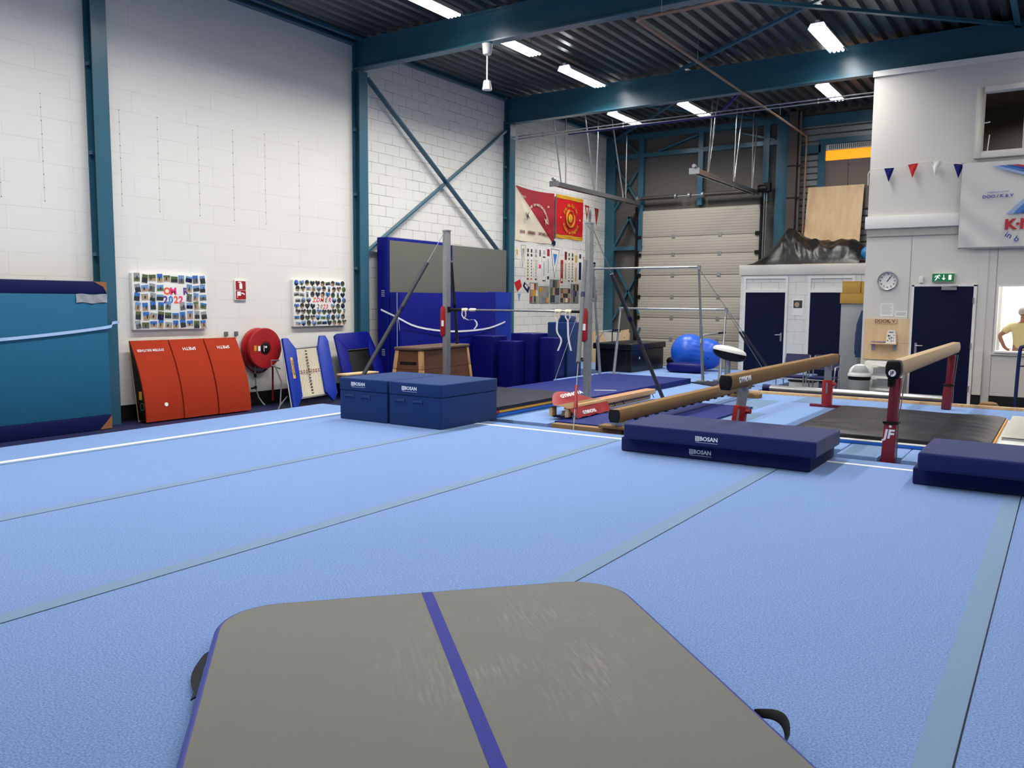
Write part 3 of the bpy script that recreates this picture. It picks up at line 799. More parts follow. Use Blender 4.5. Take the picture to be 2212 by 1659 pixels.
obj('chalk_mark', MB().obox((-6.55, 12.7, ZC+.1065), (.16,.1,0), (-.012,.02,0), (0,0,.0008)), M['lettering'], t)
# ---- black mat over white-edged blue mat under the dark red beam
t = thing('landing_mat', 'flat blue mat with white edge under the wrinkled black mat', 'mat', (-1.2, 11.6, ZC))
obj('cover', MB().box(-2.70, .35, 10.1, 13.1, ZC+.003, ZC+.04), M['skyvinyl'], t, bevel=.008)
obj('white_edge', MB().box(-2.70, .35, 10.1, 13.1, ZC+.04, ZC+.052), M['white2'], t, bevel=.004)
t = thing('landing_mat', 'wrinkled shiny black landing mat under the dark red beam', 'mat', (-1.65, 11.8, ZC+.052))
def wr(u, v):
    x = -2.74+2.12*u; y = 10.18+2.8*v
    e = min(u, 1-u, v, 1-v)
    w1 = .010*math.sin(34*v+3*u+6*noise.noise(V((x*1.3, y*.8, 1))))*min(1, e*9)*(.35+.65*u)
    w2 = .02*noise.noise(V((x*1.8, y*2.4, 3)))
    return (x, y, ZC+.13+w1+w2*min(1, e*6)-.035*max(0, 1-e*14)**2)
b = MB().grid(60, 60, wr); obj('top_cover', b, M['blackmat'], t)
b = MB()
def side(u, v):
    per = [(-2.74, 10.18), (-.62, 10.18), (-.62, 12.98), (-2.74, 12.98), (-2.74, 10.18)]
    q = min(3, int(u*4)); f = u*4-q
    x = per[q][0]+(per[q+1][0]-per[q][0])*f; y = per[q][1]+(per[q+1][1]-per[q][1])*f
    z1 = ZC+.13-.035; z = ZC+.053+(z1-ZC-.053+.004)*v
    bul = .008*math.sin(PI*v)*(1+.5*noise.noise(V((x*6, y*6, 2))))
    cx, cy = -1.68, 11.58
    return (x+bul*(1 if x > cx+.9 else -1 if x < cx-.9 else 0), y+bul*(1 if y > cy+1.1 else -1 if y < cy-1.1 else 0), z)
obj('side_cover', MB().grid(80, 4, side), M['blackmat'], t)
obj('piping', MB().box(-.625, -.595, 10.2, 12.96, ZC+.056, ZC+.085), M['amber'], t, bevel=.006)
t = thing('floor_mat', 'pale silver ribbed mat lying beside the black landing mat', 'mat', (0, 12.3, ZC))
b = MB().grid(4, 90, lambda u, v: (-.56+1.3*u, 11.1+2.3*v, ZC+.085+.007*math.sin(v*2*PI*22)))
obj('ribbed_top', b, mat('silver_ribbed', '#B9B8AE', .45, var=.1), t)
obj('core', MB().box(-.56, .74, 11.1, 13.4, ZC+.052, ZC+.076), M['silver'], t)
# ---------------------------------------------------------------- along the block wall
EX = (0,1,0); EZ = (0,0,1)          # reading axes on the long wall: along +Y, facing +X
# big teal mat
t = thing('crash_mat', 'huge teal crash mat with navy borders strapped upright to the steel column', 'mat', (-11.1, 4.9, 0))
obj('cover', MB().box(-11.28, -10.985, 3.4, 6.41, .2, 1.865), M['tealmat'], t, bevel=.012)
obj('border', MB().box(-11.285, -10.98, 3.4, 6.415, 1.865, 2.035), M['navymat'], t, bevel=.012)
obj('border', MB().box(-11.285, -10.98, 3.4, 6.415, .002, .2), M['navymat'], t, bevel=.012)
def tri(name, pts, m, par, x=-10.979, th=.003): return obj(name, MB().prism(pts, (x,0,0), EX, EZ, (th,0,0)), m, par)
tri('corner_patch', [(6.41, 2.03), (6.23, 2.03), (6.36, 1.96), (6.41, 1.87)], M['brown'], t)
tri('corner_patch', [(6.412, .01), (6.24, .01), (6.33, .1), (6.412, .19)], M['brown'], t)
b = MB().grid(16, 4, lambda u, v: (-10.976+.004*math.sin(u*17+v*4), 5.98+.43*u, 1.745+.115*v+.008*math.sin(u*9)))
obj('tape_patch', b, M['silver'], t)
def sag(pts, n=24):
    out = []
    for i in range(n+1):
        s = i/n*(len(pts)-1); k = min(int(s), len(pts)-2); f = s-k
        p0, p1, p2, p3 = [V(pts[max(0, min(len(pts)-1, k+q))]) for q in (-1, 0, 1, 2)]
        out.append(.5*((2*p1)+(p2-p0)*f+(2*p0-5*p1+4*p2-p3)*f*f+(3*p1-p0-3*p2+p3)*f**3))
    return out
def band(pts, w, th=.003, n=24):
    b = MB(); q = sag(pts, n)
    for p in q:
        b.v += [p+V((0,0,-w/2)), p+V((0,0,w/2)), p+V((-th,0,w/2)), p+V((-th,0,-w/2))]
    for i in range(len(q)-1):
        for j in range(4):
            jj = (j+1) % 4; b.f.append((i*4+j, i*4+jj, i*4+4+jj, i*4+4+j)); b.m.append(0); b.sm.append(False)
    return b
tag(obj('tie_strap', band([(-10.965, 3.6, 1.2), (-10.965, 4.99, 1.285), (-10.965, 5.7, 1.34), (-10.965, 6.2, 1.39), (-10.97, 6.43, 1.42), (-11.12, 6.55, 1.44), (-11.285, 6.66, 1.46), (-11.287, 6.76, 1.47)], .04), M['lightblue']), 'pale blue strap tied across the teal crash mat to the column', 'strap')

# springboards standing on end
def springboard(y0, y1, label, word, dot=False, dx=0):
    t = thing('springboard', label, 'springboard', (-11.1, (y0+y1)/2, 0), 'orange springboards against the wall')
    def prof(w): return V((-11.0+dx-.36*w**1.9, 0, .02+1.17*w))
    b = MB(); n = 18
    for i in range(n+1):
        p = prof(i/n)
        for y in (y0, y1): b.v += [V((p.x, y, p.z)), V((p.x-.025, y, p.z))]
    for i in range(n):
        a = i*4
        b.f += [(a, a+4, a+6, a+2), (a+1, a+3, a+7, a+5), (a, a+1, a+5, a+4), (a+2, a+6, a+7, a+3)]
        b.m += [0]*4; b.sm += [True, True, False, False]
    b.f += [(0, 2, 3, 1), (n*4, n*4+1, n*4+3, n*4+2)]; b.m += [0, 0]; b.sm += [False]*2
    obj('top_board', b, M['orange'], t)
    obj('base_board', MB().obox((-11.31+dx, (y0+y1)/2, .6), (0, (y1-y0)/2-.01, 0), (-.09, 0, .59), (.009, 0, .0015)), M['wood'], t)
    for i, yy in enumerate((y0+.012, y1-.012)):
        s = MB().prism([(-11.03+dx, .04), (-11.21+dx, .04), (-11.385+dx, 1.14), (-11.345+dx, 1.13), (-11.16+dx, .75), (-11.08+dx, .45)], (0, yy-.004, 0), (1,0,0), EZ, (0,.008,0))
        sd = obj('side_panel', s, M['black'], t)
        if i == 0:
            obj('sticker', MB().box(-11.185+dx, -11.115+dx, yy-.006, yy-.0045, .34, .46), M['gold'], sd)
            obj('emblem', MB().lathe([(.055, 0), (.055, .002), (.047, .002), (.047, 0)], (-11.115+dx, yy-.0045, .24), (0,-1,0), 20), M['galv'], sd)
    p = prof(.88); p2 = prof(.82); up = (p2-p).normalized()
    text('lettering', word[0], word[1], (p.x+.004, y0+(y1-y0)*word[2], p.z), (0,-1,0), up, M['lettering'], t, bold=.004, sx=word[3])
    if dot: obj('white_dot', MB().lathe([(0, 0), (.03, 0), (.03, .003), (0, .003)], prof(.2)+V((.004, y0+.33, 0)), (1,0,.15), 18), M['lettering'], t)
    return t
springboard(6.95, 7.56, 'orange springboard nearest the teal column, with a white dot', ('SYSTEM REUTHER', .055, .45, 1), True)
springboard(7.568, 8.16, 'middle orange springboard of the three leaning on the wall', ('SPIETH', .07, .5, 1.1), dx=.018)
springboard(8.172, 8.775, 'orange springboard nearest the red hose reel', ('SPIETH', .07, .5, 1.1), dx=.034)

# photo boards: loose prints glued on white canvas
PAL = ['sky', 'sky2', 'sand', 'green', 'dark', 'sunset']
def photo(parent, y, z, w, h, ang, shape='rect', x=-11.432):
    a = math.radians(ang); u = V((0, math.cos(a), math.sin(a))); v = V((0, -math.sin(a), math.cos(a)))
    if shape == 'heart':
        out = []
        for i in range(20):
            q = 2*PI*i/20; out.append((w*.5*math.sin(q)**3, h*.5*(13*math.cos(q)-5*math.cos(2*q)-2*math.cos(3*q)-math.cos(4*q))/15))
    elif shape == 'round':
        out = [(w*.5*math.cos(2*PI*i/8+.39), h*.5*math.sin(2*PI*i/8+.39)) for i in range(8)]
    else: out = [(-w/2, -h/2), (w/2, -h/2), (w/2, h/2), (-w/2, h/2)]
    top = rnd.choice(['sky', 'sky2', 'sky2', 'sky', 'greycab', 'sky', 'green']); bot = rnd.choice(['sand', 'green', 'dark', 'greytube', 'sand', 'dark', 'navymat'])
    ms = [M[top], M[bot], M['dark'], M['paper']]
    b = MB(); o = V((x, y, z))
    if shape == 'rect':
        hz = h*rnd.uniform(-.1, .2)
        b.prism(out, o, u, v, (.002,0,0), 3)
        iw, ih = w/2-.005, h/2-.005
        b.prism([(-iw, hz), (iw, hz), (iw, ih), (-iw, ih)], o+V((.002,0,0)), u, v, (.001,0,0), 0)
        b.prism([(-iw, -ih), (iw, -ih), (iw, hz), (-iw, hz)], o+V((.002,0,0)), u, v, (.001,0,0), 1)
    else:
        hz = h*rnd.uniform(-.15, .1)
        b.prism(out, o, u, v, (.002,0,0), 0 if rnd.random() < .4 else 2)
        low = [(px, min(py, hz)) for px, py in out]
        b.prism(low, o+V((.002,0,0)), u, v, (.001,0,0), 1)
    fx = rnd.uniform(-.18, .18)*w
    b.prism([(fx-.1*w, -h*.28), (fx+.07*w, -h*.3), (fx+.12*w, h*.02), (fx+.02*w, h*.22), (fx-.08*w, h*.05)], o+V((.0031,0,0)), u, v, (.0006,0,0), 2)
    obj('photo', b, ms, parent)
t = thing('photo_board', 'white photo board with many holiday snapshots lettered 2022', 'photo board', (-11.46, 7.7, 1.35))
obj('canvas', MB().box(-11.4995, -11.434, 7.065, 8.335, 1.345, 2.185), M['paper'], t, bevel=.004)
cols = 10
for r in range(6):
    z = 2.115-r*.139
    for c in range(cols):
        y = 7.14+c*.1245
        if r in (1, 2) and 4 <= c <= 6: continue
        if r == 3 and c == 5: continue
        land = rnd.random() < .4
        photo(t, y+rnd.uniform(-.008, .008), z+rnd.uniform(-.012, .012), rnd.uniform(.118,.13) if land else rnd.uniform(.095,.112), .1 if land else .133, rnd.uniform(-9, 9))
obj('name_card', MB().prism([(7.555, 1.72), (8.0, 1.72), (8.0, 1.985), (7.555, 1.985)], (-11.433,0,0), EX, EZ, (.001,0,0)), M['paper'], t)
for ch, yy, m in (('O', 7.63, 'letorange'), ('M', 7.735, 'pink'), ('R', 7.95, 'purple')):
    text('letter', ch, .15, (-11.431, yy, 1.92), EX, EZ, M[m], t, bold=.04)
for ch, yy, m in (('2', 7.60, 'purple'), ('0', 7.69, 'letblue'), ('2', 7.78, 'letorange'), ('2', 7.865, 'pink')):
    text('letter', ch, .15, (-11.431, yy, 1.79), EX, EZ, M[m], t, bold=.04)
t = thing('photo_board', 'white photo board with heart and round cut-outs lettered ZOMER 2023', 'photo board', (-11.46, 10.75, 1.33))
obj('canvas', MB().box(-11.4995, -11.434, 10.115, 11.395, 1.335, 2.17), M['paper'], t, bevel=.004)
for r in range(8):
    z = 2.115-r*.103
    for c in range(10):
        y = 10.185+c*.126+(.03 if r % 2 else 0)
        if y > 11.35: continue
        if r in (3,) and 3 <= c <= 6: continue
        if r in (4,) and 4 <= c <= 6: continue
        sh = rnd.choice(['heart', 'round', 'round', 'rect', 'heart'])
        w_, h_ = (.118, .108) if sh == 'heart' else (.104, .104) if sh == 'round' else rnd.choice([(.125, .065), (.062, .105)])
        photo(t, y, z+rnd.uniform(-.006, .006), w_, h_, rnd.uniform(-8, 8), sh)
for ch, yy, m in (('Z', 10.6, 'letorange'), ('O', 10.69, 'pink'), ('M', 10.79, 'letorange'), ('E', 10.89, 'green'), ('R', 10.98, 'pink')):
    text('letter', ch, .115, (-11.431, yy, 1.81), EX, EZ, M[m], t, bold=.015, shear=.2)
for ch, yy, m in (('2', 10.69, 'dark'), ('0', 10.77, 'sand'), ('2', 10.84, 'pink'), ('3', 10.91, 'pink')):
    text('letter', ch, .11, (-11.431, yy, 1.69), EX, EZ, M[m], t, bold=.015, shear=.2)

# fire sign
t = thing('fire_sign', 'red and white fire extinguisher and hose sign on the block wall', 'sign', (-11.49, 9.02, 1.8))
obj('plate', MB().box(-11.497, -11.47, 8.905, 9.135, 1.795, 2.135), M['paper'], t, bevel=.004)
for z0 in (1.965, 1.81): obj('red_field', MB().box(-11.47, -11.468, 8.92, 9.12, z0, z0+.148), M['red'], t)
b = MB().prism([(8.99, 1.985), (9.05, 1.985), (9.05, 2.06), (9.03, 2.085), (9.03, 2.1), (8.97, 2.1), (8.97, 2.085), (9.01, 2.085), (8.99, 2.06)], (-11.468,0,0), EX, EZ, (.001,0,0))
obj('pictogram', b, M['lettering'], t)
b = MB().prism([(8.945, 1.835), (8.955, 1.835), (8.955, 1.87), (9.02, 1.87), (9.02, 1.94), (8.945, 1.94)], (-11.468,0,0), EX, EZ, (.001,0,0)).prism([(9.03, 1.9), (9.06, 1.9), (9.09, 1.88), (9.1, 1.9), (9.07, 1.92), (9.03, 1.92)], (-11.468,0,0), EX, EZ, (.001,0,0))
obj('pictogram', b, M['lettering'], t)

# hose reel
t = thing('hose_reel', 'round red fire hose reel mounted low on the block wall', 'hose reel', (-11.4, 9.33, .05))
b = MB().lathe([(.0, .02), (.33, .02), (.345, .035), (.345, .06), (.33, .07), (.26, .075), (.26, .2), (.33, .205), (.345, .215), (.345, .235), (.335, .25), (.31, .252), (.12, .245), (.12, .235), (0, .235)], (-11.49, 9.32, .99), (1,0,0), 40)
obj('drum', b, M['red'], t)
hub = obj('hub', MB().lathe([(0, 0), (.095, 0), (.095, .012), (.08, .016), (0, .016)], (-11.252, 9.32, .99), (1,0,0), 28), M['black'], t)
obj('hub_print', MB().box(-11.2355, -11.2345, 9.275, 9.285, .94, 1.04).box(-11.2355, -11.2345, 9.30, 9.345, 1.0, 1.03), M['lettering'], hub)
obj('sticker', MB().box(-11.24, -11.2375, 9.08, 9.13, .955, 1.045), M['gold'], t)
obj('sticker', MB().box(-11.24, -11.2375, 9.16, 9.21, .95, 1.035), M['paper'], t)
loop = [(-11.43, 9.32+.33*math.cos(a), .95+.33*math.sin(a)*1.15) for a in [PI+PI*i/16 for i in range(17)]]
obj('hose', MB().tube(loop, .017), M['darkred'], t)
obj('hose', MB().tube([(-11.36, 9.55, .85), (-11.36, 9.56, .6), (-11.36, 9.555, .35), (-11.36, 9.55, .16), (-11.36, 9.55, .07)], [.017, .016, .016, .02, .022]), M['darkred'], t)
obj('supply_pipe', MB().tube([(-11.4, 9.22, .68), (-11.4, 9.22, .5), (-11.4, 9.23, .3), (-11.38, 9.26, .16), (-11.33, 9.31, .05), (-11.3, 9.33, .02)], .013), M['galv'], t)
obj('valve', MB().cyl((-11.4, 9.22, .5), (-11.4, 9.22, .56), .024).cyl((-11.4, 9.22, .3), (-11.4, 9.22, .35), .024).beam((-11.4, 9.22, .32), (-11.36, 9.1, .32), .022, .03), M['black'], t)
for y, lb in ((8.72, 'small grey wall socket above the springboard nearest the hose reel'), (8.92, 'small grey wall socket just beside the hose reel rim')):
    s = tag(obj('wall_socket', MB().box(-11.498, -11.47, y-.03, y+.03, 1.21, 1.28), M['greytube'], bevel=.004), lb, 'socket')
tag(obj('wall_hook', MB().box(-11.498, -11.46, 9.44, 9.5, .62, .66).cyl((-11.47, 9.47, .64), (-11.42, 9.47, .64), .008), M['galv']), 'small metal hose clip on the wall under the reel', 'hook')

# mini trampolines on edge
t = thing('mini_trampoline', 'mini trampoline on edge with blue pads and cream woven bed', 'trampoline', (-10.8, 10, 0))
top = V((-.43, .0, 1.16)); # lean direction from lower edge to upper edge
o = V((-10.66, 9.36, .0))
ev = V((-.52, .23, 1.15)); eu = V((-.12, 1.12, .02)); en = eu.cross(ev).normalized()
def Q(a, c, d=0): return o+eu*a+ev*c+en*d
nrm = en if en.x > 0 else -en
en = nrm
def plate(pts, th, m, nm, par, d=0):
    b = MB(); k = len(pts)
    for dd in (d, d+th):
        for a, c in pts: b.v.append(Q(a, c, dd))
    b.f.append(tuple(reversed(range(k)))); b.f.append(tuple(range(k, 2*k))); b.m += [0, 0]; b.sm += [False]*2
    for i in range(k):
        j = (i+1) % k; b.f.append((i, j, k+j, k+i)); b.m.append(0); b.sm.append(False)
    return obj(nm, b, m, par, bevel=.008)
pd = plate([(0, 0), (.08, -.005), (.22, .14), (.25, .82), (.11, .985), (0, .99)], .045, M['bluevinyl2'], 'pad', t, .01)
lab = MB(); k = [(.085, .40), (.135, .40), (.135, .70), (.085, .70)]
for dd in (.0555, .057):
    for a, c in k: lab.v.append(Q(a, c, dd))
lab.f = [(3,2,1,0), (4,5,6,7), (0,1,5,4), (1,2,6,5), (2,3,7,6), (3,0,4,7)]; lab.m = [0]*6; lab.sm = [False]*6
lb = obj('label_plate', lab, M['gold'], pd)
text('lettering', 'EUROTRAMP', .05, Q(.11, .55, .0575), -ev, eu, M['dark'], pd, bold=.03, sx=.95)
plate([(.75, .80), (.84, .99), (.97, .985), (1.02, .9), (1.02, .1), (.9, -.0), (.75, .16)], .045, M['bluevinyl2'], 'pad', t, .01)
bed = MB()
bed.grid(24, 40, lambda u, v: Q(.24+.52*u, .13+.69*v, .008-.03*math.sin(PI*u)*math.sin(PI*v)))
m_, nt_, b_ = new_mat('woven_bed')
vec = coords(nt_, (1, 1, 1)); ck = N(nt_, 'ShaderNodeTexChecker'); ck.inputs['Scale'].default_value = 55
nt_.links.new(vec, ck.inputs['Vector']); ck.inputs[1].default_value = lin('#D8D0BC'); ck.inputs[2].default_value = lin('#8E8774')
nt_.links.new(ck.outputs[0], b_.inputs['Base Color']); b_.inputs['Roughness'].default_value = .8
obj('woven_bed', bed, m_, t)
cr = MB()
for i in range(15): a = .17+i*.044; cr.obox(Q(.5, a, .004), eu*.022, ev*.010, en*.001)
obj('centre_mark', cr, M['dark'], t)
cr = MB()
for i in range(9): cr.obox(Q(.28+i*.055, .475, .003), eu*.014, ev*.007, en*.001); cr.obox(Q(.28+i*.055, .505, .003), eu*.014, ev*.007, en*.001)
obj('cross_mark', cr, M['darkred'], t)
fr = MB().tube([Q(.01, .0, -.01), Q(.01, .98, -.01)], .016).tube([Q(1.0, .05, -.01), Q(1.0, .97, -.01)], .016).tube([Q(.01, .84, -.012), Q(1, .84, -.012)], .016).tube([Q(.01, .12, -.012), Q(1, .12, -.012)], .016)
obj('frame', fr, M['galv'], t)
for pts in ([(.0, .72), (-.16, .73), (-.17, .66), (.0, .6)], [(-.1, .66), (-.02, .42), (-.12, .1), (-.2, .02)], [(-.12, .1), (.05, .2)]):
    obj('leg', MB().tube([Q(a, c, -.12) for a, c in pts], .012), M['greytube'], t)
t = thing('mini_trampoline', 'mini trampoline on edge with shiny blue pad round a black bed', 'trampoline', (-11, 11.3, 0))
o = V((-10.85, 10.82, .0)); ev = V((-.42, .07, 1.18)); eu = V((-.05, 1.14, .03)); en = eu.cross(ev).normalized()
if en.x < 0: en = -en
b = MB(); outer = [(0, 0), (1, 0), (1, .55), (.84, .93), (.8, 1.0), (.08, 1.0), (0, .95)]
for pts, nm in (([(0, 0), (.22, 0), (.22, .74), (.0, .97)], 'pad'), ([(.78, 0), (1, 0), (.99, .5), (.83, .97), (.74, .74)], 'pad'), ([(.0, .97), (.22, .74), (.74, .74), (.83, .97), (.79, 1.0), (.06, 1.0)], 'pad')):
    plate(pts, .05, M['bluevinyl'], nm, t, .0)
plate([(.22, .0), (.78, 0), (.74, .74), (.22, .74)], .01, M['black'], 'bed', t, .0)
obj('bed_edge', MB().tube([Q(.23, .735, .03), Q(.73, .735, .03)], .012), M['greytube'], t)
obj('leg', MB().tube([Q(.1, .1, -.02), Q(.1, .8, -.03)], .016), M['galv'], t)
obj('leg', MB().tube([Q(.9, .1, -.02), Q(.85, .8, -.03)], .016), M['galv'], t)
t = thing('bench', 'low pale wooden bench just behind the foam block nearest the trampolines', 'bench', (-9.86, 10.15, 0))
obj('seat_board', MB().box(-9.98, -9.76, 9.72, 10.5, .575, .602), M['ply'], t, bevel=.004)
for y in (9.82, 10.4): obj('leg', MB().box(-9.95, -9.79, y-.02, y+.02, 0, .574), M['ply'], t)

# crash mats along the wall in the braced bay
t = thing('crash_mat', 'tall grey crash mat with blue sides nearest the trampolines', 'mat', (-11.2, 13.1, 0), 'tall grey crash mats')
obj('cover', MB().box(-11.3, -11.0, 12.12, 14.08, .0, 3.04), M['bluevinyl'], t, bevel=.02, seg=3)
obj('grey_face', MB().box(-11.0, -10.985, 12.15, 14.06, .03, 2.975), M['greymat'], t, bevel=.006)
ey = MB()
for z in (.75, 1.9):
    for i in range(3):
        for j in range(4): ey.lathe([(0, .003), (.008, .003), (.008, 0)], (-11.17+i*.03, 12.118, z+j*.035), (0,-1,0), 8)
obj('air_holes', ey, M['lettering'], t)
t = thing('crash_mat', 'tall grey crash mat nearest the column with the club flags', 'mat', (-11.2, 15.1, 0), 'tall grey crash mats')
obj('cover', MB().box(-11.27, -10.99, 14.1, 16.14, .0, 3.0), M['bluevinyl'], t, bevel=.02, seg=3)
obj('grey_face', MB().box(-10.99, -10.97, 14.1, 16.14, .03, 3.0), M['greymat'], t, bevel=.015)
def bmat(y0, y1, x0, x1, z1, label, m='bluevinyl', seam=True):
    t = thing('crash_mat', label, 'mat', ((x0+x1)/2, (y0+y1)/2, 0), 'blue vinyl crash mats')
    def f(u, v):
        y = y0+(y1-y0)*u; z = .0+z1*v; e = min(u, 1-u, v, 1-v)
        return (x1+.02*min(1, e*8)+.012*noise.noise(V((y*1.5, z*3.2, x1)))*min(1, e*6), y, z)
    obj('cover', MB().box(x0, x1-.001, y0, y1, 0, z1), M[m], t, bevel=.015, seg=3)
    obj('front_cover', MB().grid(22, 30, f), M[m], t)
    if seam: obj('piping', MB().tube([(x1-.08, y0-.004, .02), (x1-.08, y0-.004, z1-.01)], .006), M['lightblue'], t)
    return t
bmat(12.1, 13.52, -10.96, -10.68, 1.975, 'blue vinyl crash mat in front of the tall mat nearest the trampolines')
bmat(13.7, 15.32, -10.94, -10.7, 2.01, 'blue vinyl crash mat behind the high bar post, below the plain grey one')
bmat(15.34, 16.12, -10.94, -10.8, 2.03, 'narrow brighter blue mat against the column with the club flags', 'bluevinyl2', False)
tag(obj('rope', band([(-11.0, 11.9, 1.64), (-10.64, 11.95, 1.5), (-10.62, 12.55, 1.3), (-10.62, 13.6, 1.19), (-10.64, 14.8, 1.21), (-10.72, 15.6, 1.32), (-10.9, 16.15, 1.4)], .035), M['rope']), 'white webbing rope sagging across the blue crash mats', 'rope')
obj('rope_tail', band([(-10.63, 11.97, 1.5), (-10.63, 12.0, 1.4), (-10.63, 12.02, 1.25)], .03), M['rope'], bpy.data.objects['rope'])
# ---------------------------------------------------------------- high bar
HY, HXA, HXB, HZ = 11.3, -8.92, -6.15, 1.665
t = thing('high_bar', 'steel high bar between two tall galvanised posts with red sleeves', 'gymnastics bar', (-7.5, HY, 0))
for x, z0 in ((HXA, 0), (HXB, ZC)):
    p = obj('post', MB().box(x-.045, x+.045, HY-.06, HY+.06, z0, 3.0), M['galv'], t, bevel=.012)
    obj('post_cap', MB().box(x-.05, x+.05, HY-.065, HY+.065, 3.0, 3.02), M['steel'], p)
    obj('base_plate', MB().box(x-.12, x+.12, HY-.12, HY+.12, z0+.001, z0+.012), M['galv'], p)
    s = -1
    sl = obj('red_sleeve', MB().prism([(-.03, 1.2), (.045, 1.24), (.045, 1.66), (.02, 1.72), (-.03, 1.72), (-.055, 1.66), (-.055, 1.24)], (x-.02, HY-.085, 0), (1,0,0), EZ, (0,.16,0)), M['red'], p, bevel=.006)
    obj('label_plate', MB().box(x-.045, x+.005, HY-.088, HY-.0855, 1.38, 1.48), M['lettering'], sl)
ba = obj('bar', MB().cyl((HXA+.06, HY, HZ), (HXB-.06, HY, HZ), .016, 14), M['steel'], t)
for x, s in ((HXA+.05, 1), (HXB-.05, -1)):
    obj('bar_end', MB().cyl((x, HY, HZ), (x+s*.3, HY, HZ), .024, 12).box(x-.03, x+.03, HY-.03, HY+.03, HZ-.05, HZ+.05), M['black'], t)
def guy(top, anchor, t0, t1, mfoam, par, r=.03):
    a, b_ = V(top), V(anchor); d = b_-a
    g = obj('guy_cable', MB().cyl(a, b_, .006, 6), M['galv'], par)
    obj('foam_tube', MB().cyl(a+d*t0, a+d*t1, r, 12), mfoam, g)
    for q in (t0+(t1-t0)*.33,): obj('blue_band', MB().cyl(a+d*q, a+d*(q+.025), r+.002, 12), M['navymat'], g)
    return g
g = guy((HXB, HY-.06, 2.98), (-5.2, 9.21, .14), .2, .70, M['greytube'], t)
a, b_ = V((HXB, HY-.06, 2.98)), V((-5.2, 9.21, .14)); d = b_-a
obj('tensioner', MB().cyl(a+d*.8, a+d*.9, .02, 10).cyl(a+d*.84+V((.01,0,0)), a+d*.9+V((.05,0,-.1)), .01, 8), M['red'], g)
obj('hook_link', MB().tube([a+d*.94+V((.02*math.cos(q), 0, .05*math.sin(q))) for q in [2*PI*i/10 for i in range(10)]], .006, closed=True), M['steel'], g)
g = guy((HXB, HY+.06, 2.98), (-5.6, 12.98, ZC), .26, .99, M['darktube'], t, .033)
guy((HXA, HY-.06, 2.98), (-9.3, 9.12, .02), .18, .93, M['darktube'], t, .033)
guy((HXA, HY+.06, 2.98), (-10.05, 13.2, .02), .16, .92, M['darktube'], t)
# white hand grips left hanging on the bar
def grip(x, strap, label, bundle=False):
    t = thing('hand_grip', label, 'grip strap', (x, HY, HZ), 'grip straps on the high bar')
    obj('wrap', MB().lathe([(.02, -.06), (.031, -.055), (.028, -.02), (.033, .01), (.028, .04), (.02, .06)], (x, HY, HZ), (1,0,0), 14), M['cream'], t)
    obj('loop', MB().tube([(x-.03, HY-.034, HZ), (x-.045, HY-.03, HZ-.09), (x, HY-.03, HZ-.15), (x+.04, HY-.03, HZ-.09), (x+.03, HY-.034, HZ)], .012), M['cream'], t)
    b = MB(); q = sag([(x, HY-.035, HZ-.13)] + strap, 12)
    for p in q: b.v += [p+V((-.016,0,0)), p+V((.016,0,0)), p+V((.016,.003,0)), p+V((-.016,.003,0))]
    for i in range(12):
        for j in range(4): b.f.append((i*4+j, i*4+(j+1)%4, i*4+4+(j+1)%4, i*4+4+j)); b.m.append(0); b.sm.append(False)
    obj('strap', b, M['rope'], t)
    if bundle: obj('wrap', MB().lathe([(.02, -.07), (.03, -.05), (.03, .05), (.02, .07)], (x+.16, HY, HZ), (1,0,0), 14), M['cream'], t)
grip(-8.52, [(-8.42, HY-.04, HZ-.17), (-8.3, HY-.04, HZ-.16), (-8.24, HY-.04, HZ-.24), (-8.3, HY-.04, HZ-.32)], 'white grip bundle at the bar end nearest the wooden vault box', True)
grip(-6.68, [(-6.68, HY-.04, HZ-.32), (-6.6, HY-.04, HZ-.45), (-6.66, HY-.04, HZ-.62)], 'white grip with a loose strap, inner one of the hanging pair')
grip(-6.49, [(-6.48, HY-.04, HZ-.3), (-6.47, HY-.04, HZ-.42), (-6.42, HY-.04, HZ-.61)], 'white grip with a loose strap, next to the post by the red pad')

# ---------------------------------------------------------------- uneven bars
t = thing('uneven_bars', 'steel uneven bars on four grey uprights in front of the sectional door', 'gymnastics bars', (-7.3, 16.5, ZC))
hi, lo = (-8.55, -6.17, 15.9, 2.53), (-8.42, -5.97, 17.0, 1.685)
for (xa, xb_, y, z), yb_, nm in ((hi, 16.3, 'bar'), (lo, 16.72, 'bar')):
    bb_ = obj(nm, MB().cyl((xa, y, z), (xb_, y, z), .02, 12), M['steel'], t)
    for x, s in ((xa, 1), (xb_, -1)):
        obj('bar_end', MB().cyl((x, y, z), (x+s*.22, y, z), .024, 10).box(x-.03, x+.03, y-.03, y+.03, z-.05, z+.035), M['galv'], bb_)
        pm = V((x, y+(yb_-y)*.5, (z+ZC)/2))
        u = obj('upright', MB().cyl((x, y, z-.03), pm, .024, 12).cyl(pm, (x, yb_, ZC+.03), .033, 12), M['galv'], t)
        obj('foot', MB().box(x-.1, x+.1, yb_-.1, yb_+.1, ZC+.002, ZC+.03), M['galv'], u)
for x0, x1 in ((-8.56, -8.43), (-6.17, -5.98)):
    obj('spread_arm', MB().tube([(x0, 16.1, 1.0), (x0, 16.14, 1.13), (x0+.03, 16.22, 1.17), (x1, 16.86, 1.2), (x1, 16.95, 1.2)], .016), M['galv'], t)
    obj('arm_grip', MB().cyl((x1, 16.65, 1.2), (x1, 17.0, 1.205), .022, 10), M['black'], t)
def guy2(a, b_, foam=None):
    a, b_ = V(a), V(b_); d = b_-a
    g = obj('guy_cable', MB().cyl(a, b_, .006, 6), M['galv'], t)
    if foam: obj('foam_tube', MB().cyl(a+d*foam[0], a+d*foam[1], .024, 10), M['darktube'], g)
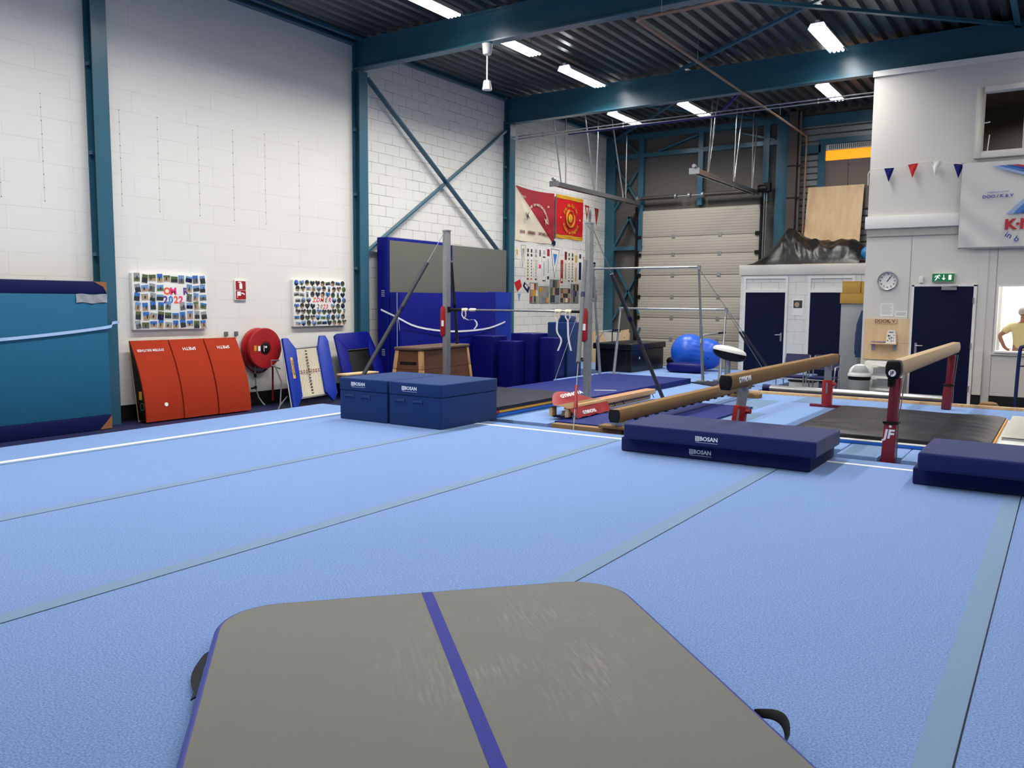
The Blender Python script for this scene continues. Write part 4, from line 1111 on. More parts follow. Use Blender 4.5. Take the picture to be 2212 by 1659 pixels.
guy2((-6.17, 15.9, 2.5), (-5.15, 17.9, ZC), (.55, .95)); guy2((-8.55, 15.9, 2.5), (-8.87, 14.9, ZC))
guy2((-5.97, 17.0, 1.66), (-5.3, 17.95, ZC), (.3, .5)); guy2((-8.42, 17.0, 1.66), (-10.4, 18.6, ZC))

# ---------------------------------------------------------------- balance beams
def bprof(w, h): return [(-w*.36, 0), (w*.36, 0), (w*.5, h*.32), (w*.5, h*.68), (w*.4, h), (-w*.4, h), (-w*.5, h*.68), (-w*.5, h*.32)]
def beam_body(x, y0, y1, z0, w, h, m, t, cap='black', capl=.02):
    bd = obj('beam_body', MB().prism(bprof(w, h), (x, y0+capl, z0), (1,0,0), EZ, (0, y1-y0-2*capl, 0)), M[m], t, bevel=.012)
    obj('end_cap', MB().prism(bprof(w*.99, h*.99), (x, y0, z0), (1,0,0), EZ, (0, capl, 0)), M[cap], t, bevel=.008)
    obj('end_cap', MB().prism(bprof(w*.99, h*.99), (x, y1-capl, z0), (1,0,0), EZ, (0, capl, 0)), M[cap if capl < .1 else m], t, bevel=.008)
    return bd
t = thing('balance_beam', 'low tan balance beam lying just above the floor behind the lettered mats', 'balance beam', (-4.6, 11.7, ZC), 'tan balance beams')
beam_body(-4.6, 9.16, 14.35, .325, .155, .165, 'suede', t)
for y, dy in ((9.32, .1), (14.1, .1)):
    ft = obj('foot', MB().box(-4.85, -4.3, y-dy, y+dy, ZC+.032 if y < 12 else ZC+.002, ZC+.07), M['suede'], t, bevel=.008)
    obj('foot_pad', MB().box(-4.68, -4.52, y-.06, y+.06, ZC+.07, .324), M['galv'], ft)
und = MB()
und.box(-4.63, -4.57, 9.7, 13.8, .315, .326)
obj('under_rail', und, M['black'], t)
for i in range(14): obj('cover_clip', MB().box(-4.535, -4.51, 9.6+i*.32, 9.68+i*.32, .318, .335), M['black'], t)

t = thing('balance_beam', 'raised tan balance beam on red and grey legs over the low beam', 'balance beam', (-3.07, 11.3, ZC), 'tan balance beams')
bd = beam_body(-3.07, 8.79, 13.9, .86, .145, .165, 'suede', t)
text('lettering', 'GYMNOVA', .085, (-2.9955, 9.24, .955), (0,1,0), (0,0,1), M['lettering'], bd, bold=.03, ext=.002)
for y, dx in ((9.42, -.07), (13.5, 0)):
    top = V((-3.07, y, .86)); bot = V((-3.07+dx, y, ZC+.02)); d = bot-top
    lg = obj('leg', MB().beam(top, top+d*.45, .1, .06, up=(0,1,0)), M['galv'], t)
    obj('red_sleeve', MB().beam(top+d*.36, bot, .145, .1, up=(0,1,0)), M['red'], lg, bevel=.01)
    obj('knob', MB().cyl(top+d*.45+V((.07,-.02,0)), top+d*.45+V((.13,-.03,0)), .03, 12), M['red'], lg)
    obj('slot', MB().beam(top+d*.42+V((-.0,-.052,0)), top+d*.68+V((0,-.052,0)), .025, .004, up=(0,1,0)), M['galv'], lg)
    obj('foot_bar', MB().box(-3.07+dx-.25, -3.07+dx+.3, y-.04, y+.04, ZC+.001, ZC+.04), M['darkred'], lg)
t = thing('balance_beam', 'pale tan balance beam with black end cap on dark red trestles', 'balance beam', (-1.47, 12, 0), 'tan balance beams')
beam_body(-1.47, 9.42, 15.02, 1.06, .135, .165, 'suede2', t, capl=.02)
cap = obj('nose_cap', MB().prism(bprof(.15, .185), (-1.47, 9.27, 1.05), (1,0,0), EZ, (0, .16, 0)), M['black'], t, bevel=.022, seg=3)
obj('badge', MB().lathe([(0, 0), (.036, 0), (.036, .003), (0, .003)], (-1.475, 9.269, 1.105), (0,-1,0), 22), M['lettering'], cap)
text('lettering', 'JF', .055, (-1.475, 9.265, 1.105), (1,0,0), EZ, M['black'], cap, bold=.02)
obj('clamp', MB().box(-1.52, -1.42, 9.3, 9.42, .98, 1.05).cyl((-1.5, 9.28, .96), (-1.5, 9.28, 1.02), .015), M['black'], t)
for y, z0 in ((9.36, 0), (14.35, ZC)):
    l = obj('leg', MB().prism([(-.045, .58), (.05, .58), (.075, 1.05), (-.03, 1.05)], (-1.47, y-.04, 0), (1,0,0), EZ, (0, .1, 0)), M['darkred'], t, bevel=.006)
    obj('leg_flange', MB().prism([(-.02, .6), (.03, .6), (.17, 1.03), (-.02, 1.05)], (-1.44, y-.05, 0), (0,1,0), EZ, (.03, 0, 0)), M['darkred'], l)
    zt = .58
    lw = obj('lower_leg', MB().prism([(-.075, z0+.01), (.06, z0+.01), (.06, zt), (-.055, zt)], (-1.47-.01, y-.06, 0), (1,0,0), EZ, (0, .12, 0)), mat('beam_leg_red', '#7E1B2C', .4) if y < 10 else M['darkred'], l, bevel=.008)
    obj('collar', MB().box(-1.545, -1.395, y-.07, y+.07, .57, .595), M['black'], l)
    obj('tie_rod', MB().cyl((-1.38, y+.12, 1.05), (-1.4, y-.02, .6), .006, 6).cyl((-1.4, y-.02, .6), (-1.4, y-.04, z0+.1), .006, 6), M['steel'], l)
    if y < 10:
        text('lettering', 'JF', .13, (-1.485, y-.0605, .46), (1,0,0), EZ, M['lettering'], lw, bold=.035, ext=.002, shear=.15)
        obj('logo_dot', MB().lathe([(0, 0), (.014, 0), (.014, .002), (0, .002)], (-1.47, y-.061, .545), (0,-1,0), 12), M['lettering'], lw)

# practice beam with red cover
t = thing('practice_beam', 'long low pale wood practice beam with red stripes and red end cover', 'practice beam', (-5.68, 11, ZC))
bw = obj('beam_body', MB().box(-5.775, -5.59, 9.95, 12.65, .315, .395), M['wood'], t, bevel=.012)
for x in (-5.735, -5.645): obj('red_stripe', MB().box(x-.012, x+.012, 9.96, 12.64, .395, .3965), M['red'], bw)
obj('under_rail', MB().box(-5.72, -5.64, 9.8, 12.55, ZC+.034, .314), mat('under_rail_cream', '#B8A98F', .6), t)
for y in (11.2, 11.5, 12.6): obj('strap_hook', MB().tube([(-5.63, y, .31), (-5.61, y, .27), (-5.62, y+.04, .25)], .006), M['black'], t)
cv = obj('end_cover', MB().grid(12, 8, lambda u, v: (-5.86+.32*v, 9.66+1.15*u, .402-.03*(2*v-1)**2+.0*u)), M['suede'], t)
def flapr(u, v):
    y = 9.7+1.1*u+.05*v*(1-2*u)
    return (-5.54+.10*v+.012*math.sin(u*9), y, .372-.135*v*(1-.12*abs(math.sin(u*PI*3))))
fl = obj('red_flap', MB().grid(24, 6, flapr), M['redpad'], t)
text('lettering', 'GYMNOVA', .075, (-5.458, 10.12, .298), (.0,1,0), (-.6,0,.8), M['lettering'], fl, bold=.03)
def flapl(u, v):
    y = 9.9+1.1*u
    return (-5.86-.30*v*math.sin(PI*u*.9+.2), y, .372+.16*math.sin(PI*u)*v*(1.3-.5*v)-.0*v)
f2 = obj('red_flap', MB().grid(24, 8, flapl), M['redpad'], t)
text('lettering', 'GYMNOVA', .09, (-5.94, 10.45, .475), (.25,1,.1), (-.8,.2,.6), M['lettering'], f2, bold=.03)
for i in range(3): obj('flap_tab', MB().prism([(0, 0), (.1, 0), (.08, -.02), (.02, -.02)], (-5.445, 9.78+i*.38, .25), (0,1,0), (.55,0,.75), (.004,0,0)), M['redpad'], t)
obj('end_block', MB().box(-5.85, -5.8, 9.68, 9.8, .25, .37).box(-5.60, -5.55, 9.68, 9.8, .25, .37), M['wood'], t, bevel=.004)
obj('foot', MB().box(-5.82, -5.77, 9.72, 9.86, ZC+.034, .25).box(-5.63, -5.58, 9.72, 9.86, ZC+.034, .25).box(-5.77, -5.63, 9.74, 9.8, ZC+.05, .225), M['navymat'], t, bevel=.006)

# ---------------------------------------------------------------- wooden vault box
t = thing('vault_box', 'brown wooden vault box with padded leather top behind the foam blocks', 'vault box', (-9.62, 11.95, 0))
vl = V((-.14, .99, 0)); vw = V((.99, .14, 0)); vo = V((-9.66, 11.85, 0))
def VP(a, c, z): return vo+vw*a+vl*c+V((0,0,z))
def half(z): f = 1-z/.95; return .255+.09*f, .83+.1*f
secs = [(.0, .3), (.305, .61), (.615, .94)]
for z0, z1 in secs:
    sct = None
    for sgn in (-1, 1):
        w0, l0 = half(z0); w1, l1 = half(z1)
        b = MB()
        b.v = [VP(sgn*w0, -l0, z0), VP(sgn*w0, l0, z0), VP(sgn*w1, l1, z1), VP(sgn*w1, -l1, z1), VP(sgn*(w0-.025), -l0, z0), VP(sgn*(w0-.025), l0, z0), VP(sgn*(w1-.025), l1, z1), VP(sgn*(w1-.025), -l1, z1)]
        b.f = [(0,1,2,3), (7,6,5,4), (0,4,5,1), (1,5,6,2), (2,6,7,3), (3,7,4,0)]; b.m = [0]*6; b.sm = [False]*6
        obj('side_board', b, M['vaultwood'], t)
        b = MB()
        b.v = [VP(-w0, sgn*l0, z0), VP(w0, sgn*l0, z0), VP(w1, sgn*l1, z1), VP(-w1, sgn*l1, z1), VP(-w0, sgn*(l0-.025), z0), VP(w0, sgn*(l0-.025), z0), VP(w1, sgn*(l1-.025), z1), VP(-w1, sgn*(l1-.025), z1)]
        b.f = [(0,1,2,3), (7,6,5,4), (0,4,5,1), (1,5,6,2), (2,6,7,3), (3,7,4,0)]; b.m = [0]*6; b.sm = [False]*6
        eb = obj('end_board', b, M['vaultwood'], t)
        zm = (z0+z1)/2; lm = half(zm)[1]
        obj('hand_hole', MB().obox(VP(0, sgn*(lm+.001), z0+.09), vw*.17, vl*.008, V((0,0,.045))), M['black'], eb)
    for sa in (-1, 1):
        for sc_ in (-1, 1):
            w0, l0 = half(z0); w1, l1 = half(z1)
            obj('corner_post', MB().beam(VP(sa*(w0-.02), sc_*(l0-.02), z0), VP(sa*(w1-.02), sc_*(l1-.02), z1), .075, .075, up=tuple(vl)), M['vaultlight'], t, bevel=.005)
w1, l1 = half(.95)
obj('padded_top', MB().obox(VP(0, 0, .975), vw*(w1+.03), vl*(l1+.04), V((0,0,.03))), M['vaulttop'], t, bevel=.022, seg=3)

# ---------------------------------------------------------------- dark blue foam shapes by the wall
def fblock(x0, x1, y0, y1, z1, label, m='navyvinyl'):
    t = thing('foam_shape', label, 'foam block', ((x0+x1)/2, (y0+y1)/2, 0), 'dark blue foam shapes')
    obj('cover', MB().box(x0, x1, y0, y1, .001, z1), M[m], t, bevel=.025, seg=3)
    obj('seam', MB().tube([(x1-.002, y0+.002, .03), (x1-.002, y0+.002, z1-.03)], .006), M[m], t)
fblock(-10.62, -10.08, 14.33, 14.88, 1.085, 'navy foam block, first beside the wooden vault box')
fblock(-10.0, -9.58, 14.42, 14.8, .99, 'lowest navy foam block, second from the vault box')
fblock(-9.97, -9.42, 14.86, 15.5, 1.14, 'navy foam block rising behind the lowest one')
fblock(-9.36, -8.98, 15.05, 15.48, 1.06, 'slim navy foam block before the tall medium blue one')
fblock(-9.5, -8.97, 15.6, 16.2, 1.375, 'tall medium blue foam block behind the hanging grips', 'block')
tag(obj('foam_wedge', MB().prism([(-9.32, 1.376), (-9.02, 1.376), (-9.04, 1.5), (-9.28, 1.53)], (0, 15.75, 0), (1,0,0), EZ, (0,.3,0)), M['block'], bevel=.012), 'small blue foam wedge lying on the tall medium blue block', 'foam block')

# ---------------------------------------------------------------- things before the sectional door
t = thing('storage_trolley', 'long black covered trolley before the sectional door', 'trolley', (-8.85, 18.1, ZC))
obj('body', MB().box(-9.28, -8.33, 17.45, 19.25, ZC+.002, .72), M['blackvinyl'], t, bevel=.02, seg=3)
obj('lid', MB().box(-9.32, -8.29, 17.38, 19.3, .722, .865), M['blackvinyl'], t, bevel=.025, seg=3)
obj('badge', MB().lathe([(0, 0), (.028, 0), (.028, .004), (0, .004)], (-8.327, 17.85, .52), (1,0,0), 14), M['lettering'], t)
tag(obj('crumpled_bag', MB().grid(18, 12, lambda u, v: V((-8.05, 19.3, .36))+V((.2*math.cos(2*PI*u)*math.sin(PI*v), .15*math.sin(2*PI*u)*math.sin(PI*v), -.155*math.cos(PI*v)))*(1+.25*noise.noise(V((math.cos(6.28*u)*2, math.sin(6.28*u)*2, v*4))))), M['blackvinyl']), 'crumpled black bag between the trolley and the blue ball', 'bag')
t = thing('peanut_ball', 'big bright blue inflatable exercise ball with creased waist', 'ball', (-7.3, 19.1, ZC))
def pea(u, v):
    ax = V((.5, .22, -.06)); L = ax.length; ax.normalize()
    s1 = V((ax.y, -ax.x, 0)).normalized(); s2 = ax.cross(s1)
    tt = v*PI; h = -math.cos(tt)*.62
    r = .43*math.sqrt(max(0, 1-(max(-1, (h+.19)/.43))**2)) if h < -.0 else .37*math.sqrt(max(0, 1-((h-.24)/.38)**2))
    if -.1 < h < .12: r = max(r, .36)
    a = 2*PI*u
    cr = 1+.018*math.sin(a*22)*math.exp(-((h-.02)/.14)**2)
    return V((-7.36, 19.0, .63))+ax*h+(s1*math.cos(a)+s2*math.sin(a))*r*cr
obj('skin', MB().grid(96, 28, pea), mat('ball_blue', '#1D5CD0', .35, var=.05), t)
obj('valve', MB().cyl((-7.02, 18.82, .52), (-6.99, 18.77, .52), .02, 10), M['navymat'], t)
b = MB().grid(20, 12, lambda u, v: V((-7.33, 18.28, .32))+V((.46*math.copysign(abs(math.cos(2*PI*u))**.5, math.cos(2*PI*u))*math.sin(PI*v)**.5, .2*math.copysign(abs(math.sin(2*PI*u))**.5, math.sin(2*PI*u))*math.sin(PI*v)**.5, -.115*math.copysign(abs(math.cos(PI*v))**.5, math.cos(PI*v))+.015*noise.noise(V((u*9, v*5, 0))))))
tag(obj('cushion', b, M['navyvinyl']), 'flat dark blue cushion on the floor before the blue ball', 'cushion')
t = thing('notched_plywood', 'plywood panel with half-round cut-out and rows of screw holes', 'panel', (-10.45, 20.55, 0))
nt_pts = [(-11.02, .12), (-9.9, .12), (-9.9, 1.1), (-10.12, 1.06)]
for i in range(13):
    a = PI*i/12; nt_pts.append((-10.43+.29*math.cos(a), 1.05-.33*math.sin(a)))
nt_pts += [(-10.75, 1.05), (-11.02, 1.03)]
obj('sheet', MB().prism(nt_pts, (0, 20.5, 0), (1,0,0), EZ, (0,.02,0)), M['ply'], t)
obj('plinth', MB().box(-11.02, -9.9, 20.45, 20.8, .0, .12), M['black'], t)
obj('back_sheet', MB().box(-11.0, -9.92, 20.6, 20.62, .12, 1.0), M['white'], t)
sc_ = MB()
for x in (-10.85, -10.68, -10.43, -10.2, -10.02):
    for i in range(7): z = .2+i*.11; (sc_.box(x-.012, x+.012, 20.496, 20.4995, z-.01, z+.01) if z < .68 or abs(x+10.43) > .3 else None)
obj('screw_holes', sc_, M['black'], t)
b = tag(obj('hanging_strap', MB().tube([(-10.36, 20.43, 1.05), (-10.36, 20.43, .7), (-10.35, 20.43, .5)], .016).cyl((-10.35, 20.42, .5), (-10.35, 20.42, .16), .032, 10), M['black']), 'black strap with a thick handle hanging before the plywood panel', 'strap')
t = thing('training_mushroom', 'white and black moulded training pod on a grey column', 'training pod', (-5.45, 15.7, ZC))
obj('column', MB().cyl((-5.45, 15.7, ZC+.002), (-5.45, 15.7, .80), .055, 16).cyl((-5.45, 15.7, ZC+.002), (-5.45, 15.7, ZC+.03), .18, 20), M['galv'], t)
ct = V((-5.42, 15.7, .87)); ax = V((.29, .13, -.065)); s1 = V((-.1, .17, 0))
def pod(u, v, lo=False):
    a = 2*PI*u; q = PI/2*v
    p = ct+ax*math.cos(a)*math.sin(q)+s1*math.sin(a)*math.sin(q)*1.1
    return p+V((0,0,(.12 if not lo else -.17)*math.cos(q)**.7))
obj('top_shell', MB().grid(28, 8, lambda u, v: pod(u, v)), M['white2'], t)
obj('bottom_shell', MB().grid(28, 8, lambda u, v: pod(u, v, True)), M['black'], t)
obj('handle_hole', MB().obox(ct+ax*.55+V((.02,-.05,.035)), (.06,.025,-.02), (-.01,.03,0), (0,0,.012)), M['black'], t, bevel=.01)
tag(obj('rope', MB().tube(sag([(-5.62, 15.95, 1.55), (-5.62, 15.9, 1.0), (-5.6, 15.75, .6), (-5.58, 15.7, ZC+.02)], 16), .008), M['rope']), 'thin white cord hanging down beside the white training pod', 'rope')
tag(obj('floor_mat', MB().prism([(-6.3, 15.95), (-5.5, 15.4), (-5.0, 16.0), (-5.9, 16.5)], (0,0,ZC+.001), (1,0,0), (0,1,0), (0,0,.02)), M['slate']), 'small dark floor mat under the white training pod', 'mat')
# long steel rail on stands
t = thing('steel_rail', 'long thick steel tube with blue end caps lying on low stands', 'rail', (-3.1, 15.5, 0))
obj('tube', MB().cyl((-4.55, 15.5, .24), (-1.66, 15.5, .24), .065, 20), M['steel'], t)
for x0, x1 in ((-4.68, -4.55), (-1.66, -1.56)): obj('end_cap', MB().cyl((x0, 15.5, .24), (x1, 15.5, .24), .072, 16), M['navymat'], t)
for x in (-4.3, -3.6, -2.9, -2.2): obj('stand', MB().box(x-.04, x+.04, 15.42, 15.58, 0, .176), M['navymat'], t)
# ---------------------------------------------------------------- things on and before the white block
WP = WY-.001
t = thing('wall_clock', 'round chrome wall clock above the plywood board', 'clock', (-2.8, WP, 2.08))
obj('rim', MB().lathe([(.0, .0), (.172, .0), (.176, .02), (.165, .045), (.15, .04), (.15, .012), (0, .012)], (-2.8, WP, 2.25), (0,-1,0), 40), M['steel'], t)
obj('dial', MB().lathe([(0, .0135), (.15, .0135)], (-2.8, WP, 2.25), (0,-1,0), 36), M['white2'], t)
for i in range(12):
    a = 2*PI*i/12; text('numeral', str(12 if i == 0 else i), .042, (-2.8+.12*math.sin(a), WP-.015, 2.25+.12*math.cos(a)), (1,0,0), EZ, M['black'], t, bold=.03)
for L, a, w_ in ((.085, 33, .012), (.125, 36, .008)):
    a = math.radians(a); dd = V((math.sin(a), 0, math.cos(a)))
    obj('hand', MB().beam(V((-2.8, WP-.02, 2.25))-dd*.02, V((-2.8, WP-.02, 2.25))+dd*L, w_, .003, up=(0,1,0)), M['black'], t)
t = thing('exit_sign', 'green emergency exit sign with running figure above the navy door', 'exit sign', (-1.885, WP, 2.22))
obj('housing', MB().box(-2.065, -1.705, WP-.06, WP, 2.225, 2.375), M['white2'], t, bevel=.006)
obj('green_face', MB().box(-2.06, -1.71, WP-.064, WP-.0605, 2.23, 2.37), M['greengrn'], t)
f = WP-.0645
run = MB()
def pg(b, pts, cx, cz, s): b.prism([(x*s, z*s) for x, z in pts], (cx, f-.0012, cz), (1,0,0), EZ, (0,.0012,0))
pg(run, [(.28,.38),(.36,.45),(.30,.55),(.2,.5),(.2,.4)], -1.975, 2.3, .1)
pg(run, [(-.1,.35),(.2,.38),(.1,.05),(.35,-.1),(.3,-.2),(-.05,-.02),(-.1,-.3),(-.35,-.55),(-.45,-.48),(-.22,-.2),(-.2,.0),(-.05,.25),(-.25,.2),(-.4,.0),(-.48,.05),(-.32,.32)], -1.975, 2.3, .1)
pg(run, [(.2,.3),(.42,.18),(.5,.25),(.25,.4)], -1.975, 2.3, .1)
obj('running_figure', run, M['exitwhite'], t)
ar = MB(); pg(ar, [(-.06,.5),(.06,.5),(.06,-.2),(.22,-.05),(.28,-.14),(0,-.45),(-.28,-.14),(-.22,-.05),(-.06,-.2)], -1.875, 2.3, .1)
obj('arrow', ar, M['exitwhite'], t)
obj('door_symbol', MB().box(-1.80, -1.755, f-.0012, f, 2.26, 2.345), M['exitwhite'], t)
tag(obj('alarm_box', MB().box(-2.275, -2.205, WP-.05, WP, 2.21, 2.33), M['white2'], bevel=.01), 'small white detector box between the clock and the exit sign', 'detector')
def sheet(x0, x1, z0, z1, label, lines):
    t = thing('notice_sheet', label, 'paper notice', ((x0+x1)/2, WP, z0), 'notices above the plywood board')
    obj('paper', MB().box(x0, x1, WP-.003, WP, z0, z1), M['paper'], t)
    for i in range(lines):
        z = z1-.03-(z1-z0-.05)*i/lines; obj('print_line', MB().box(x0+.02, x1-.02-(.03 if i % 3 == 2 else 0), WP-.004, WP-.0032, z-.004, z+.002), M['greycab'], t)
sheet(-2.9, -2.68, 1.6, 1.84, 'tall printed notice sheet under the clock', 9)
sheet(-2.65, -2.44, 1.59, 1.7, 'small landscape notice sheet next to the navy door', 4)
t = thing('shelf_board', 'plywood wall board with small shelf and wooden name plate', 'wall board', (-2.76, WP, .83))
obj('panel', MB().box(-3.155, -2.37, WP-.018, WP, 1.115, 1.555), M['ply'], t)
obj('panel', MB().box(-3.155, -2.37, WP-.018, WP, .8, 1.112), M['ply'], t)
obj('shelf', MB().box(-3.03, -2.57, WP-.2, WP-.018, 1.09, 1.108), M['ply'], t)
for x in (-2.99, -2.62): obj('bracket', MB().box(x-.03, x+.03, WP-.03, WP-.018, .97, 1.09).box(x-.03, x+.03, WP-.15, WP-.03, 1.075, 1.089), M['galv'], t)
pl = obj('name_plate', MB().box(-2.96, -2.6, WP-.03, WP-.0185, 1.47, 1.55), M['wood'], t)
text('lettering', 'DOOK', .085, (-2.85, WP-.031, 1.51), (1,0,0), EZ, M['dark'], pl, bold=.01); text('lettering', 'en', .045, (-2.725, WP-.031, 1.497), (1,0,0), EZ, M['dark'], pl); text('lettering', 'V', .085, (-2.66, WP-.031, 1.51), (1,0,0), EZ, M['dark'], pl, bold=.01)
t = thing('paper_bag', 'white patterned paper bag standing on the small shelf', 'bag', (-2.67, WP-.11, 1.109))
obj('bag_body', MB().prism([(-.085, 0), (.085, 0), (.07, .2), (.05, .24), (-.05, .24), (-.07, .2)], (-2.67, WP-.15, 1.109), (1,0,0), EZ, (0,.08,0)), M['paper'], t)
pt = MB()
for i in range(16): x, z = rnd.uniform(-.06, .06), rnd.uniform(.02, .15); pt.prism([(x-.012, z), (x, z-.008), (x+.012, z+.004), (x, z+.012)], (-2.67, WP-.1515, 1.109), (1,0,0), EZ, (0,.001,0))
pt.box(-2.71, -2.63, WP-.152, WP-.1505, 1.305, 1.32)
obj('print_marks', pt, M['dark'], t)
b = MB()
for i in range(9): x = -3.0+i*.028; b.ball((x, WP-.12+.02*(i % 3), 1.127), .018, 8)
tag(obj('bead_string', b, mat('beads_mixed', '#7A7C94', .5, var=.9, scale=60)), 'string of mixed coloured beads on the small shelf', 'beads')
t = thing('drawer_cabinet', 'white drawer cabinet with grey drawer fronts under the plywood board', 'cabinet', (-2.72, 16.4, 0))
obj('carcass', MB().box(-3.06, -2.42, 16.27, 16.56, .02, .775), M['white2'], t, bevel=.006)
for i in range(3):
    z = .10+i*.22; dw = obj('drawer', MB().box(-2.95, -2.5, 16.25, 16.269, z, z+.19), M['white2'], t, bevel=.004)
    obj('drawer_panel', MB().box(-2.91, -2.54, 16.245, 16.2495, z+.015, z+.13), M['greycab'], dw)
    obj('handle', MB().box(-2.84, -2.6, 16.225, 16.2495, z+.15, z+.165), M['paper'], dw)
t = thing('waste_bin', 'grey waste bin with white rim and domed swing lid', 'bin', (-3.08, 15.95, 0))
obj('body', MB().lathe([(0, 0), (.15, 0), (.185, .5), (.18, .5), (.145, .02), (0, .02)], (-3.08, 15.95, .001), n=28), M['greycab'], t)
obj('liner_edge', MB().lathe([(.186, .46), (.191, .47), (.191, .52), (.18, .52)], (-3.08, 15.95, .001), n=28), M['black'], t)
obj('rim', MB().lathe([(.18, .52), (.2, .52), (.205, .535), (.19, .575), (.17, .58)], (-3.08, 15.95, .001), n=28), M['white2'], t)
obj('dome_lid', MB().lathe([(.185*math.cos(a), .575+.165*math.sin(a)) for a in [PI/2*i/10 for i in range(11)]], (-3.08, 15.95, .001), n=28), M['white2'], t)
obj('swing_flap', MB().grid(14, 10, lambda u, v: V((-3.08, 15.95, .577))+V((.188*math.sin(-.9+1.8*u+.25)*math.cos(.15+.85*v), -.188*math.cos(-.9+1.8*u+.25)*math.cos(.15+.85*v), .168*math.sin(.15+.85*v)))), M['greycab'], t)
def chair(x, y, label):
    t = thing('chair', label, 'chair', (x, y, 0), 'navy tube-frame chairs')
    obj('seat', MB().box(x-.22, x+.22, y-.2, y+.22, .43, .465), M['navymat'], t, bevel=.012)
    obj('backrest', MB().grid(8, 6, lambda u, v: (x-.22+.44*u, y+.25+.05*v-.03*math.sin(PI*u)+0, .58+.28*v)).grid(8, 6, lambda u, v: (x-.22+.44*u, y+.27+.05*v-.03*math.sin(PI*u), .58+.28*v)), mat('chair_navy', '#1B2350', .5), t)
    for s in (-1, 1):
        obj('frame_side', MB().tube(sag([(x+s*.25, y-.22, .012), (x+s*.25, y-.23, .4), (x+s*.25, y-.2, .63), (x+s*.25, y-.1, .66), (x+s*.25, y+.2, .66)], 18), .012), M['steel'], t)
        obj('frame_side', MB().tube([(x+s*.24, y+.3, .012), (x+s*.24, y+.2, .45), (x+s*.23, y+.3, .84)], .012), M['steel'], t)
    obj('cross_bar', MB().cyl((x-.25, y-.2, .415), (x+.25, y-.2, .415), .01, 8).cyl((x-.24, y+.2, .415), (x+.24, y+.2, .415), .01, 8), M['steel'], t)
    return t
chair(-4.27, 15.98, 'navy chair with tube frame farther from the waste bin')
chair(-3.72, 15.98, 'navy chair with tube frame next to the waste bin')
t = thing('storage_crate', 'low white storage crate with dark rim behind the chairs', 'crate', (-4.27, 16.75, 0))
obj('tub', MB().box(-4.5, -4.02, 16.55, 16.95, .002, .3), M['white2'], t, bevel=.02)
obj('rim', MB().box(-4.52, -4.0, 16.53, 16.97, .301, .33), M['black'], t, bevel=.008)
t = thing('wardrobe', 'tall plain grey cabinet carrying the mustard cartons', 'cabinet', (-3.5, 17.7, 0))
obj('carcass', MB().box(-3.78, -3.23, 17.45, 17.95, .05, 1.83), M['greycab'], t, bevel=.006)
obj('plinth', MB().box(-3.76, -3.25, 17.48, 17.93, 0, .049), M['black'], t)
def carton(x0, x1, z0, z1, label, y0=17.42):
    t = thing('carton', label, 'cardboard box', ((x0+x1)/2, y0+.25, z0), 'mustard cartons')
    obj('body', MB().box(x0, x1, y0, y0+.45, z0, z1), M['yellowbox'], t, bevel=.006)
    obj('flap_edge', MB().box(x0+.01, x1-.01, y0-.003, y0-.0005, z1-.012, z1-.008), M['brown'], t)
carton(-3.8, -3.24, 1.832, 2.04, 'wide mustard carton lying on the grey cabinet')
carton(-3.77, -3.43, 2.042, 2.27, 'mustard carton on top of the wide one, farther from the clock', 17.44)
carton(-3.42, -3.24, 2.042, 2.26, 'narrow mustard carton on top of the wide one, nearer the clock', 17.45)
t = thing('jacket', 'blue jacket hanging in front of the grey cabinet', 'jacket', (-3.34, 17.3, .75))
def jk(u, v):
    a = 2*PI*u; z = 1.7-.92*v
    w_ = .03+.075*min(1, v*3.5)+.02*v; 
    if v > .93: w_ *= .8
    return (-3.33-.015*v+w_*math.cos(a)*(1+.15*noise.noise(V((a, v*5, 0)))), 17.3+.07*math.sin(a), z)
obj('body', MB().grid(20, 24, jk), M['jacket'], t)
obj('sleeve', MB().tube(sag([(-3.25, 17.25, 1.58), (-3.24, 17.2, 1.3), (-3.25, 17.2, .98)], 10), [.03]+[.045]*9+[.035], n=10), M['black'], t)
obj('hanging_loop', MB().tube([(-3.33, 17.38, 1.66), (-3.33, 17.42, 1.75), (-3.33, 17.44, 1.72)], .006), M['black'], t)
# calendar on the booth
t = thing('wall_calendar', 'wall calendar with photo between the two booth doors', 'calendar', (-5.3, KY, 1.55))
obj('page', MB().box(-5.43, -5.17, KY-.006, KY-.001, 1.55, 1.93), M['paper'], t)
pc = obj('picture', MB().box(-5.40, -5.2, KY-.008, KY-.0062, 1.72, 1.9), M['dark'], t)
obj('picture_motif', MB().lathe([(0, 0), (.06, 0)], (-5.32, KY-.0085, 1.8), (0,-1,0), 14), M['sand'], pc)
